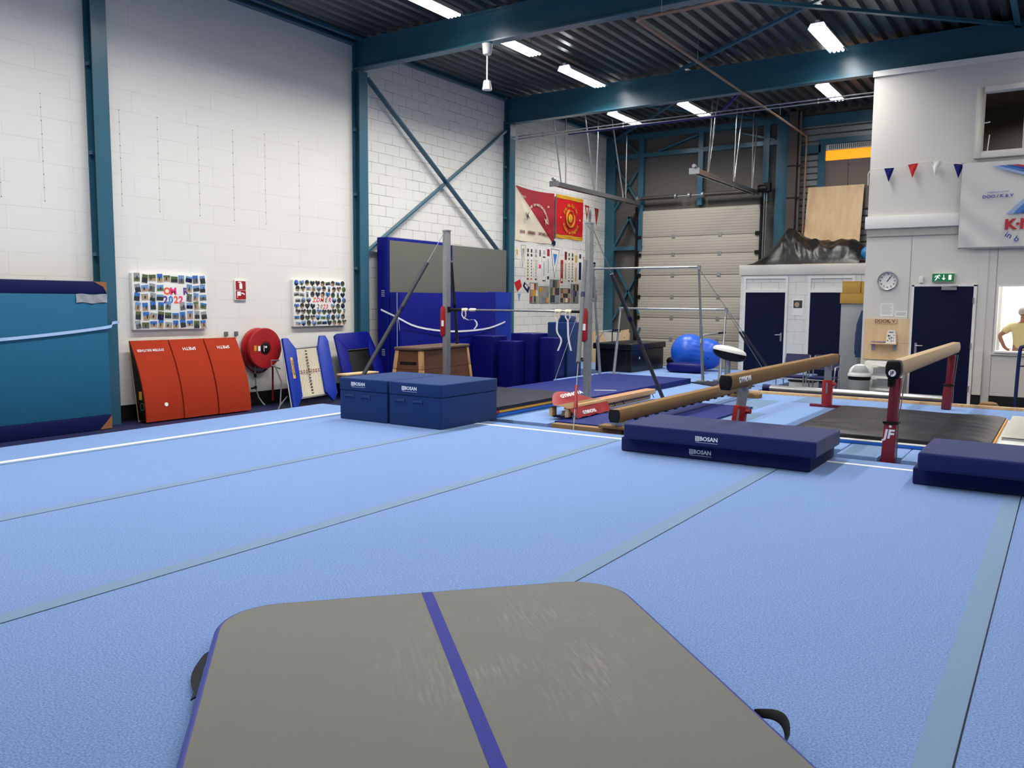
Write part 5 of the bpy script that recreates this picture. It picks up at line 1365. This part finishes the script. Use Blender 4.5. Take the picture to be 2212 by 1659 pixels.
# tarp heap, ply sheet and ball on the booth roof
prf = [(-6.62, 2.76), (-6.45, 2.86), (-6.2, 3.12), (-6.0, 3.36), (-5.8, 3.6), (-5.62, 3.58), (-5.45, 3.4), (-5.25, 3.32), (-5.0, 3.34), (-4.8, 3.27), (-4.55, 3.33), (-4.3, 3.32), (-4.1, 3.22), (-3.9, 3.05), (-3.72, 2.9)]
def ph(x):
    for (a, za), (b_, zb) in zip(prf, prf[1:]):
        if x <= b_: return za+(zb-za)*(x-a)/(b_-a)
    return prf[-1][1]
def tarp(u, v):
    x = -6.62+2.62*u; y = KY+.02+1.5*v
    s = min(1, v*2.1)**.8*(1 if v < .7 else 1-.6*(v-.7)/.3)
    q = V((x*1.5+y*.9+.5*noise.noise(V((x, y, 7))), y*.9-x*.5, 4))
    rd = (1-abs(noise.noise(q))*2.2)
    r2 = (1-abs(noise.noise(q*2.3+V((3, 1, 0))))*2)
    edge = min(1, v*5)*min(1, u*7)*min(1, (1-u)*7)
    z = 2.755+(ph(x)-2.755)*s+(.085*(rd-.5)+.04*(r2-.5))*edge
    return (x, y-.10*math.sin(PI*min(1, v*2))*(.5+rd*.3)*edge+.05*v*math.sin(x*5), max(2.748, z))
tag(obj('tarp_heap', MB().grid(110, 60, tarp), M['tarp']), 'heap of things under a shiny crumpled black tarp on the booth roof', 'tarp')
t = tag(obj('ply_sheet', MB().obox((-5.03, 21.85, 3.76), (.67,0,0), (0,.18,1.0), (0,.009,-.0016)), M['ply']), 'large bare plywood sheet standing upright behind the black tarp', 'plywood sheet')
tag(obj('ball', MB().ball((-3.86, 20.35, 2.98), .17, 24), mat('ball_teal_blue', '#1F6FA8', .4)), 'blue ball on the booth roof against the white block', 'ball')
# flue, pipes
t = thing('flue_duct', 'brown square flue duct rising beside the ribbed cladding', 'duct', (-6.08, 22, 2.75))
obj('duct_body', MB().box(-6.19, -5.98, 21.85, 22.15, 2.742, 6.66), M['duct'], t)
obj('side_pipe', MB().cyl((-5.93, 21.95, 2.742), (-5.93, 21.95, 6.66), .035, 12), mat('flue_pipe_brown', '#6A5D55', .5), t)
for z in (3.6, 4.5, 5.3): obj('clip', MB().box(-6.2, -5.88, 21.84, 21.9, z, z+.03), M['black'], t)
t = thing('heating_pipe', 'brown heating pipe hung under the deck, running to the far wall', 'pipe', (-5.6, 17, 6))
obj('pipe_run', MB().tube([(6.4, 11.62, 6.0), (-5.55, 11.62, 6.0), (-5.62, 11.7, 6.0), (-5.72, 21.75, 6.0), (-5.73, 21.8, 5.95), (-5.74, 21.8, 2.76)], .026, n=10), M['pipe'], t)
for y in (14.2, 19.2): obj('hanger_rod', MB().cyl((-5.65, y, 6.03), (-5.65, y, ZD+.01), .005, 6), M['steel'], t)
for x in (-5.2, -3.9, -2.0): obj('hanger_rod', MB().cyl((x, 11.62, 6.026), (x, 11.62, ZD+.01), .005, 6), M['steel'], t)
for z, lb in ((5.785, 'upper thin steel conduit crossing the hall under the second girder'), (5.72, 'lower thin steel conduit crossing the hall under the second girder')):
    c = thing('conduit', lb, 'conduit', (-7.3, 17.1, z), 'steel conduits')
    obj('tube', MB().cyl((-11.31, 17.1, z), (-3.21, 17.1, z), .013, 8), M['steel'], c)
    for x in (-10.6, -8.5, -6.4, -4.3): obj('clip', MB().box(x-.012, x+.012, 17.085, 17.115, z-.018, z+.018), M['galv'], c)
tag(obj('blue_beam', MB().box(-10.6, -6.8, 18.28, 18.32, 5.95, 5.99).beam((-6.8, 18.3, 5.97), (-6.05, 18.3, 6.62), .04, .04), mat('blue_strut', '#2B3C92', .45)), 'slim blue strut joining the hanging rods above the door tracks', 'strut')
# hanging white pendant
t = thing('pendant', 'white pendant on a thin rod hanging from the first girder', 'pendant', (-8.43, 11.7, 5.38))
obj('canopy', MB().lathe([(0, 6.135), (.09, 6.135), (.075, 5.98), (.06, 5.96), (0, 5.96)], (-8.43, 11.78, 0)), M['white2'], t)
obj('rod', MB().cyl((-8.43, 11.78, 5.96), (-8.43, 11.78, 5.5), .014, 10), M['white2'], t)
obj('cup', MB().lathe([(0, 5.53), (.06, 5.53), (.08, 5.4), (.083, 5.38), (0, 5.385)], (-8.43, 11.78, 0)), M['white2'], t)
# ---- sectional door tracks
def track(x, y0, y1, z, rods, label):
    t = thing('door_track', label, 'door track', (x, (y0+y1)/2, z), 'sectional door tracks')
    r = MB()
    for dx in (-.06, .06): r.box(x+dx-.012, x+dx+.012, y0, y1, z-.05, z+.05)
    r.box(x-.06, x+.06, y0, y1, z+.03, z+.04)
    obj('rail', r, M['steel'], t)
    obj('end_bracket', MB().box(x-.12, x+.12, y0-.04, y0-.001, z-.07, z+.06).cyl((x, y0-.08, z+.1), (x, y0+.02, z+.1), .04), M['galv'], t)
    sx = -10.46 if x < -9 else -6.87
    cu = [(sx, y1-.0, z), (sx, YB-.22, z-.1), (sx, YB-.16, z-.3), (sx, YB-.16, .05)]
    obj('side_rail', MB().beam(cu[1], cu[2], .06, .05).beam(cu[2], cu[3], .06, .05, up=(0,1,0)), M['black'], t)
    for (ya, za, yb_) in rods:
        obj('hanger_rod', MB().cyl((x, ya, za), (x, yb_, z-.06), .018, 8), M['steel'], t)
track(-10.4, 17.32, 21.95, 4.63, [(17.81, 6.66, 17.85), (17.1, 6.66, 17.66), (19.47, 6.66, 19.43), (18.72, 6.66, 19.36), (21.15, 6.4, 21.17), (20.25, 6.66, 21.06)], 'steel door track hanging on rods beside the red flags')
track(-7.0, 17.62, 21.95, 4.70, [(18.95, 6.66, 18.38), (18.6, 6.66, 18.36), (20.68, 6.66, 20.17), (20.25, 6.66, 20.15), (21.8, 6.4, 21.6), (21.5, 6.66, 21.58)], 'steel door track hanging on rods beside the brown flue')
t = thing('spring_shaft', 'spring shaft of the sectional door with motor under the far frame', 'door shaft', (-8.7, 22, 4.75))
ys = YB-.26
obj('shaft', MB().cyl((-10.45, ys, 4.76), (-6.7, ys, 4.76), .014, 8), M['galv'], t)
for x0, x1 in ((-10.3, -9.3), (-8.4, -6.95)): obj('coil_spring', MB().cyl((x0, ys, 4.76), (x1, ys, 4.76), .055, 14), mat('coil_dark', '#4A4742', .5, metal=.4), t)
for x in (-10.4, -9.25, -8.85, -8.47): obj('bearing', MB().lathe([(.02, -.03), (.075, -.03), (.075, .03), (.02, .03)], (x, ys, 4.76), (1,0,0), 14), M['galv'], t)
mo = obj('motor', MB().cyl((-6.93, ys-.05, 4.8), (-6.70, ys-.05, 4.8), .1, 14).box(-6.78, -6.62, ys-.12, ys+.06, 4.72, 4.95), M['black'], t)
obj('motor_cap', MB().cyl((-6.96, ys-.05, 4.8), (-6.931, ys-.05, 4.8), .07, 12), M['red'], mo)
for x in (-6.78, -6.72): obj('pull_chain', MB().cyl((x, ys-.02, 4.72), (x-.02, ys+.02, 1.2), .012, 6), M['galv'], t)

# ---------------------------------------------------------------- flags and pennants on the long wall
FX0 = XL+.001
def flagcloth(name, y0, y1, z0, z1, fn, m, par, x=FX0, amp=.012):
    return obj(name, MB().grid(24, 18, lambda u, v: (x+.010+amp*math.sin(u*11+v*3)*.5+amp*.5*noise.noise(V((u*4, v*4, y0))), *fn(u, v))), m, par)
t = thing('club_flag', 'large club flag split diagonally dark red and cream', 'flag', (XL, 18.2, 3.33), 'club flags on the block wall')
def hang(u): return .05*math.sin(PI*u*2.5)**2*.6
flagcloth('cream_half', 17.27, 19.15, 3.33, 4.66, lambda u, v: (17.27+1.88*u*(1-v)*1.0, 3.34+1.32*v-hang(u)*(1-v)*.5), M['cream'], t)
flagcloth('red_half', 17.27, 19.15, 3.33, 4.66, lambda u, v: (19.14-1.87*u*v, 3.33+1.34*v-.04*math.sin(PI*u)*v), M['flagred'], t)
obj('navy_tip', MB().prism([(19.0, 3.36), (19.18, 3.3), (19.2, 3.42), (19.08, 3.45)], (FX0+.03,0,0), EX, EZ, (.003,0,0)), M['navymat'], t)
for w_, y_ in (('DOOR', 17.58), ('OEFENING', 18.0), ('ONTWIKKELING', 18.62)): text('lettering', w_, .105, (FX0+.034, y_, 3.56), (0,1,-.02), EZ, M['darkred'], t, bold=.02, sx=.72)
def arc(s, cy, cz, r, a0, a1, size, m, par, x=FX0+.036, flip=False):
    n = len(s)
    for i, ch in enumerate(s):
        if ch == ' ': continue
        a = math.radians(a0+(a1-a0)*i/(n-1)); rad = V((0, math.cos(a), math.sin(a))); tg = V((0, math.sin(a), -math.cos(a)))
        if flip: rad, tg2 = -rad, -tg; text('letter', ch, size, (x, cy-rad.y*r, cz-rad.z*r), tg2, rad, m, par, bold=.015)
        else: text('letter', ch, size, (x, cy+rad.y*r, cz+rad.z*r), tg, rad, m, par, bold=.015)
arc('CHRISTELIJKE GYMNASTIEKVERENIGING', 18.25, 3.72, .56, 168, 15, .09, M['cream'], t)
text('lettering', 'DOO', .08, (FX0+.036, 17.62, 4.42), (0,1,0), EZ, M['cream'], t); text('lettering', 'KV', .08, (FX0+.036, 18.8, 4.28), (0,1,0), EZ, M['cream'], t)
for y, z, m in ((17.8, 3.95, 'dark'), (18.68, 3.88, 'cream')):
    obj('gymnast_motif', MB().prism([(-.09, .1), (-.02, .02), (.0, -.1), (.02, 0), (.12, -.06), (.03, .05), (.09, .13), (0, .06)], (FX0+.034, y, z), EX, EZ, (.002,0,0)), M[m], t)
t = thing('club_flag', 'bright red club flag with gold bands and gold wreath', 'flag', (XL, 20, 3.54), 'club flags on the block wall')
flagcloth('cloth', 19.25, 20.71, 3.54, 4.68, lambda u, v: (19.25+1.46*u, 3.63+.96*v), M['brightred'], t)
for z0, z1 in ((4.58, 4.68), (3.53, 3.63)): flagcloth('gold_band', 19.25, 20.71, z0, z1, lambda u, v, z0=z0, z1=z1: (19.25+1.46*u, z0+(z1-z0)*v), M['gold'], t, FX0+.002)
ft = M['gold']
obj('wreath', MB().tube([(FX0+.034, 19.98+.19*math.cos(a), 4.09+.2*math.sin(a)) for a in [2*PI*i/24 for i in range(24)]], .010, n=6, closed=True), ft, t)
obj('wreath', MB().tube([(FX0+.03, 19.98+.225*math.cos(a), 4.09+.24*math.sin(a)) for a in [PI*.62+2*PI*.76*i/24 for i in range(25)]], .018, n=6), ft, t)
obj('emblem', MB().lathe([(0, 0), (.12, 0), (.11, .006), (0, .006)], (FX0+.03, 19.98, 4.09), (1,0,0), 20), ft, t)
arc('Jong. Ath. Gym. Ver.', 19.98, 4.02, .42, 150, 30, .13, ft, t); arc('Kracht en Vlugheid', 19.98, 4.16, .46, 215, 325, .13, ft, t, flip=True)
for y in (19.45, 20.5): obj('star', MB().lathe([(0, 0), (.025, 0), (0, .004)], (FX0+.032, y, 4.08), (1,0,0), 8), M['cream'], t)
obj('fringe_row', MB().box(FX0, FX0+.012, 19.17, 19.22, 3.5, 4.6), mat('pennant_cord', '#3C3440', .7, var=.9, scale=25), bpy.data.objects['club_flag'])

# ribbons in a row
PY = [(145, 17.33), (260, 17.59), (370, 17.85), (480, 18.11), (590, 18.4), (820, 18.97), (1030, 19.51), (1235, 20.09), (1385, 20.53), (1500, 20.86)]
def yy(x):
    for (a, ya), (b_, yb_) in zip(PY, PY[1:]):
        if x <= b_: return ya+(yb_-ya)*(x-a)/(b_-a)
    return PY[-1][1]+(x-1500)*.0029
RG = 'ribbons hung in a row under the club flags'
rib = [(385, 'cream', 'dark', 'pale ribbon with dark print, first of the row under the club flags'), (455, 'paper', 'dark', 'white ribbon with running dark script and an orange foot'), (540, 'cream', 'greycab', 'cream ribbon with grey seam and small prints'), (615, 'paper', 'flagred', 'white ribbon with a small red badge at mid height'),
       (697, 'paper', 'black', 'white ribbon with black bars at both ends'), (782, 'paper', 'flagred', 'white ribbon with red striped top and black foot ring'), (1060, 'flagred', 'cream', 'solid red ribbon, longest red one of the row'), (1130, 'cream', 'darkred', 'cream ribbon with a dark red block near its top'),
       (1195, 'paper', 'green', 'white ribbon with green flecks beside the dark red block one'), (1260, 'cream', 'dark', 'cream ribbon with black foot print before the gold crested one'), (1330, 'cream', 'gold', 'cream ribbon with a gold crest'), (1408, 'paper', 'navymat', 'ribbon with navy middle and white top'), (1480, 'paper', 'brightred', 'short white ribbon edged in bright red near the post')]
for i, (x, ma, mb_, lb) in enumerate(rib):
    t = thing('ribbon', lb, 'ribbon', (XL, yy(x), 2.35), RG)
    y = yy(x); w_ = .066; z1 = 3.2; z0 = 2.36 if x < 1450 else 2.5
    if x == 1060: z1, z0 = 2.95, 2.33
    obj('band', MB().box(FX0-.002, FX0+.004, y-w_, y+w_, z0, z1), M[ma], t)
    def bit(a, b_, m, hw=.05): obj('print', MB().box(FX0+.0042, FX0+.0056, y-hw, y+hw, z0+(z1-z0)*a, z0+(z1-z0)*b_), M[m], t)
    if x == 1408: bit(.1, .68, 'navymat', .064); bit(.8, .95, 'dark')
    elif x == 1480: bit(0, .85, 'brightred', .02); bit(.2, .8, 'paper', .01)
    elif x == 1130: bit(.72, .98, 'darkred', .06); bit(.1, .6, 'greycab', .025)
    elif x == 1330: bit(.66, .9, 'gold', .05); bit(.05, .5, 'sunset', .03)
    elif x == 782: bit(.78, 1, 'flagred', .062); bit(.06, .16, 'black', .04); bit(.25, .7, 'greycab', .02)
    elif x == 697: bit(.72, .76, 'black', .062); bit(0, .03, 'black', .064); bit(.15, .6, 'greycab', .02); bit(.82, .95, 'greycab', .03)
    elif x == 615: bit(.38, .5, 'pink', .05); bit(.75, .95, 'dark', .03)
    elif x == 1060: bit(.08, .2, 'cream', .04); bit(.4, .8, 'sunset', .012)
    else:
        bit(.84, .95, mb_, .035); bit(.72, .8, mb_, .04)
        for q in range(6): bit(.12+q*.09, .12+q*.09+.06, mb_, .018)
        bit(.02, .07, 'letorange' if x == 455 else 'dark', .04)
def pennant(pts, m, label, m2=None, bord=None):
    t = thing('pennant', label, 'pennant', (XL, pts[0][0], min(p[1] for p in pts)), 'small pennants on the block wall')
    obj('cloth', MB().prism(pts, (FX0-.002,0,0), EX, EZ, (.005,0,0)), M[m], t)
    if m2:
        cy = sum(p[0] for p in pts)/len(pts); cz = sum(p[1] for p in pts)/len(pts)
        obj('motif', MB().prism([(cy+(p[0]-cy)*.5, cz+(p[1]-cz)*.45+.02) for p in pts], (FX0+.0032,0,0), EX, EZ, (.001,0,0)), M[m2], t)
    if bord:
        b = MB()
        for p, q in zip(pts, pts[1:]+pts[:1]): b.beam((FX0+.004, *p), (FX0+.004, *q), .012, .004, up=(1,0,0))
        obj('border', b, M[bord], t)
pennant([(yy(147), 3.18), (yy(193), 3.18), (yy(190), 2.92), (yy(170), 2.86), (yy(150), 2.92)], 'cream', 'short cream and gold pennant nearest the steel column', 'gold')
pennant([(yy(250), 3.23), (yy(345), 3.24), (yy(280), 2.65)], 'cream', 'long slim grey pennant with a black top bar', 'greycab', 'greycab')
pennant([(yy(840), 3.22), (yy(1005), 3.2), (yy(910), 2.46)], 'paper', 'big white triangular pennant with blue crest amid the ribbons', 'letblue', 'dark')
pennant([(yy(118), 2.29), (yy(235), 2.38), (yy(272), 2.2), (yy(180), 2.06)], 'brightred', 'small bright red square flag on its corner below the cream pennant')
pennant([(yy(292), 2.21), (yy(320), 2.32), (yy(425), 2.18), (yy(395), 2.03)], 'navymat', 'small navy flag on its corner beside the red one', 'cream')
pennant([(yy(190), 2.02), (yy(250), 2.02), (yy(215), 1.82)], 'sky', 'tiny pale blue pennant under the red corner flag')
pennant([(yy(115), 1.98), (yy(150), 1.98), (yy(130), 1.85)], 'cream', 'tiny cream pennant close to the steel column')
pennant([(20.82, 4.55), (21.08, 4.53), (20.95, 4.12)], 'flagred', 'red and white striped pennant beside the gold banded flag', 'cream')
pennant([(21.4, 4.52), (21.66, 4.5), (21.52, 4.0)], 'flagred', 'dark red pennant highest up by the corner post', 'brown')
pennant([(21.13+.09*math.cos(a), 4.25+.2*math.sin(a)) for a in [2*PI*i/16 for i in range(16)]], 'greycab', 'grey oval plaque between two red pennants', 'galv')
pennant([(21.18, 3.55), (21.5, 3.53), (21.34, 3.1)], 'paper', 'white pennant outlined in black above the dark one', 'greycab', 'dark')
pennant([(21.26, 2.97), (21.53, 2.97), (21.4, 2.6)], 'black', 'black triangular pennant near the corner post', 'greycab')
pennant([(21.28, 2.55), (21.52, 2.55), (21.52, 2.22), (21.4, 2.15), (21.28, 2.22)], 'letblue', 'plain blue tongue-shaped pennant near the corner post')
def poster(x0, x1, z0, z1, label, cols):
    t = thing('poster', label, 'poster', (XL, yy((x0+x1)/2), z0), 'framed photo sheets under the ribbons')
    y0, y1 = yy(x0), yy(x1)
    obj('frame', MB().box(FX0-.002, FX0+.012, y0, y1, z0, z1), M['galv'], t)
    k = 0
    for c in range(4):
        for r in range(3):
            a = y0+.015+(y1-y0-.03)*c/4; h_ = z0+.02+(z1-z0-.04)*r/3
            obj('print', MB().box(FX0+.0122, FX0+.0135, a+.004, a+(y1-y0-.03)/4-.004, h_+.004, h_+(z1-z0-.04)/3-.006), M[cols[k % len(cols)]], t); k += 1
poster(425, 580, 1.78, 2.31, 'photo sheet with a yellow picture, nearest the corner flags', ['flagred', 'sand', 'cream', 'greycab', 'gold', 'cream', 'dark', 'gold'])
poster(597, 800, 1.78, 2.23, 'photo sheet of grey and gold strips under the white pennant', ['greycab', 'sand', 'gold', 'galv', 'greycab', 'sand', 'galv'])
poster(822, 1015, 1.78, 2.42, 'tallest photo sheet, dark green and grey, in the middle of five', ['dark', 'green', 'greycab', 'dark', 'sunset', 'dark', 'greycab'])
poster(1032, 1226, 1.79, 2.2, 'brown toned photo sheet next to the tallest one', ['dark', 'sunset', 'brown', 'sand', 'dark', 'sand', 'cream'])
poster(1238, 1385, 1.79, 2.32, 'photo sheet with dark upper strips, nearest the galvanised post', ['sand', 'galv', 'greycab', 'dark', 'purple', 'dark', 'galv', 'dark'])
poster(1655, 1760, 1.85, 2.15, 'small pale photo sheet low by the corner post', ['galv', 'dark', 'greycab', 'paper'])

# ---------------------------------------------------------------- bunting and banner
by = WY-.09
t = thing('bunting', 'string of blue, red and white pennant flags across the white block', 'bunting', (-2.2, by, 4))
ctrl = [(-3.17, by, 4.28), (-2.75, by, 4.28), (-2.4, by, 4.33), (-2.1, by, 4.33), (-1.7, by, 4.25), (-1.2, by, 4.2), (-.7, by, 4.2), (-.2, by, 4.22), (.6, by, 4.26)]
line = sag(ctrl, 60)
obj('string', MB().tube(line, .005, n=6), M['paper'], t)
obj('string_end', MB().tube([(-3.17, by, 4.28), (-3.215, by+.02, 4.2), (-3.215, by+.05, 4.0)], .008), M['paper'], t)
def zl(x):
    p = min(line, key=lambda q: abs(q.x-x)); return p.z
for x, m in ((-2.86, 'navyvinyl'), (-2.47, 'brightred'), (-2.1, 'white2'), (-1.74, 'navyvinyl'), (-1.33, 'brightred'), (-.9, 'white2'), (-.5, 'navyvinyl'), (-.1, 'brightred'), (.3, 'white2')):
    z = zl(x)
    b = MB(); k = .02 if m == 'white2' else .006
    b.grid(6, 8, lambda u, v: (x-.085*(1-v)+.17*u*(1-v)+.0, by+.006+k*math.sin(u*6+v*4), z-.25*v))
    obj('flag', b, M[m], t)
t = thing('banner', 'white cloth banner with blue and red stripes and club lettering', 'banner', (-.8, WY, 2.8))
M['bannercloth'] = mat('banner_cloth', '#C9C8C4', .6, var=.02)
BX0, BX1 = -1.68, .75
def bz(u, v):
    x = BX0+(BX1-BX0)*u; z = 2.79+1.46*v
    q = (u*1.6+v*1.25)
    fold = (.02*math.sin(q*13+2.2*math.sin(u*5+v*2))+.012*noise.noise(V((u*9, v*5, 2))))*max(0, 1-u*1.6)*(1-.5*v)
    return (x, WY-.105-.012*math.sin(PI*v)+fold*.6+.04*(v < .001), z)
bc = obj('cloth', MB().grid(90, 60, bz), M['bannercloth'], t)
def by_(x, z): return bz((x-BX0)/(BX1-BX0), (z-2.79)/1.46)[1]-.012
def bstripe(pts, m): obj('stripe', MB().prism(pts, (0, WY-.142, 0), (1,0,0), EZ, (0,.002,0)), m, t)
m1 = mat('banner_blue_light', '#8FA6CC', .6); m2 = mat('banner_blue_mid', '#3F6FB4', .6); m3 = mat('banner_blue_deep', '#2A4A98', .6); m4 = mat('banner_red', '#A81E2C', .6)
for i, m in enumerate((m1, m2, m3, m4)):
    o_ = i*.1
    bstripe([(-1.25+o_, 4.17), (-1.16+o_, 4.17), (-.3+o_, 3.90+.02*i), (-.4+o_, 3.86+.02*i)], m)
    bstripe([(-.98+o_, 3.36), (-.885+o_, 3.36), (-.45+o_*.7, 3.82), (-.52+o_*.7, 3.82)], m)
ty = WY-.143
text('lettering', 'DOO / K & V', .07, (-1.12, ty, 3.66), (1,0,.02), EZ, m3, t, bold=.03, sx=1.15)
text('small_print', 'vereniging gymn. en turnen', .03, (-1.12, ty, 3.735), (1,0,.02), EZ, m2, t, bold=.02)
text('lettering', 'K·N·G·U', .23, (-.55, ty, 3.18), (1,0,.02), EZ, m4, t, bold=.05, sx=1.05)
text('lettering', 'in b', .13, (-.87, ty, 2.97), (.88,0,-.47), (.47,0,.88), m3, t, bold=.01, sx=1.2)

# ---------------------------------------------------------------- person behind the opening
def skin_mesh(name, pts, edges, radii, m, parent, sub=2, root=0):
    me = bpy.data.meshes.new(name); me.from_pydata([tuple(p) for p in pts], edges, []); me.update()
    ob = bpy.data.objects.new(name, me); COL.objects.link(ob)
    ob.modifiers.new('s', 'SKIN'); ob.modifiers['s'].use_smooth_shade = True
    for i, r in enumerate(radii):
        d = me.skin_vertices[0].data[i]; d.radius = (r, r) if not isinstance(r, tuple) else r; d.use_root = (i == root)
    sm = ob.modifiers.new('u', 'SUBSURF'); sm.levels = sub; sm.render_levels = sub
    dg = bpy.context.evaluated_depsgraph_get(); dg.update()
    nm = bpy.data.meshes.new_from_object(ob.evaluated_get(dg)); bpy.data.objects.remove(ob)
    for p in nm.polygons: p.use_smooth = True
    nm.materials.clear(); nm.materials.append(m); nm.name = name
    o2 = place(name, nm, parent, (0,0,0)); WORLD[o2.name] = V((0,0,0))
    return o2
px, py = -.645, 17.45
t = thing('person', 'grey-haired person in a pale yellow shirt, back turned, hand on hip', 'person', (px, py, 0))
pt_, ed, rd_ = [], [], []
def jt(x, y, z, r, par=None):
    pt_.append((px+x, py+y, z)); rd_.append(r)
    if par is not None: ed.append((par, len(pt_)-1))
    return len(pt_)-1
pel = jt(0, 0, .98, (.15, .11)); sp = jt(0, .0, 1.15, (.15, .11), pel); ch = jt(0, .01, 1.36, (.165, .115), sp); nk = jt(0, .0, 1.52, .058, ch)
h0 = jt(0, .02, 1.6, .075, nk); h1 = jt(0, .03, 1.69, .098, h0); h2 = jt(0, .03, 1.76, .075, h1)
jt(0, .13, 1.655, .014, h0)
for s in (-1, 1):
    jt(s*.10, .03, 1.67, .014, h1)
    sh = jt(s*.185, 0, 1.44, .062, ch); el = jt(s*.375, -.05, 1.275, .042, sh); wr_ = jt(s*.285, .0, 1.06, .03, el); hd = jt(s*.24, .02, 1.02, .034, wr_)
    for k in range(4): f1 = jt(s*(.215), .035+.022*(k-1.5), 1.0+.004*k, .0095, hd); jt(s*.165, .07+.02*(k-1.5), .985-.004*k, .0085, f1)
    th_ = jt(s*.225, -.03, 1.03, .011, hd); jt(s*.185, -.06, 1.045, .009, th_)
    hp = jt(s*.095, 0, .9, .092, pel); kn = jt(s*.11, .02, .5, .06, hp); an = jt(s*.115, -.02, .09, .04, kn); jt(s*.13, .12, .035, .035, an)
skin_mesh('body', pt_, ed, rd_, M['skin'], t)
pt_, ed, rd_ = [], [], []
a0 = jt(0, 0, .97, (.165, .125)); a1 = jt(0, 0, 1.15, (.166, .126), a0); a2 = jt(0, .01, 1.37, (.182, .132), a1); jt(0, .0, 1.5, .075, a2)
for s in (-1, 1): q = jt(s*.19, 0, 1.445, .08, a2); jt(s*.33, -.035, 1.325, .066, q)
skin_mesh('shirt', pt_, ed, rd_, M['yellowshirt'], t)
pt_, ed, rd_ = [], [], []
a0 = jt(0, 0, .95, (.165, .125))
for s in (-1, 1): q = jt(s*.095, 0, .86, .105, a0); q = jt(s*.11, .02, .5, .078, q); jt(s*.115, -.015, .08, .065, q)
skin_mesh('trousers', pt_, ed, rd_, M['trousers'], t)
obj('hair', MB().grid(20, 10, lambda u, v: V((px, py+.02, 1.70))+V((.108*math.cos(2*PI*u)*math.sin(PI*.62*v), .118*math.sin(2*PI*u)*math.sin(PI*.62*v)-.01, .112*math.cos(PI*.62*v)))), M['greyhair'], t)
tag(obj('wall_pipe', MB().tube([(-.62, 19.37, 2.2), (-.63, 19.37, 1.75), (-.62, 19.34, 1.72)], .01), M['greycab']), 'thin grey pipe on the bright wall behind the opening', 'pipe')
# rolling frame and stool at the frame edge
t = thing('equipment_rack', 'dark blue tubular rack standing before the opening', 'frame', (-.4, 15.35, 0))
mb_ = mat('frame_blue', '#0D1C52', .35)
obj('upright', MB().tube(sag([(-.62, 15.35, .012), (-.615, 15.35, .6), (-.6, 15.35, 1.1), (-.56, 15.36, 1.17), (-.4, 15.4, 1.2), (.3, 15.5, 1.2)], 28), .028, n=10), mb_, t)
obj('upright', MB().cyl((.3, 15.5, .01), (.3, 15.5, 1.2), .028, 10), mb_, t)
obj('brace', MB().cyl((-.61, 15.35, .86), (.3, 15.5, .95), .016, 8), mb_, t)
obj('brace', MB().cyl((-.62, 15.1, .02), (-.2, 15.45, .32), .016, 8), M['greytube'], t)
obj('base_bar', MB().cyl((-.62, 15.05, .03), (-.62, 15.75, .03), .028, 10), mb_, t)
tag(obj('stool', MB().lathe([(0, 0), (.13, 0), (.14, .02), (.145, .19), (.12, .235), (.06, .25), (0, .252)], (-.99, 15.45, 0), n=24), M['suede']), 'small round tan stool on the floor by the white wall', 'stool')
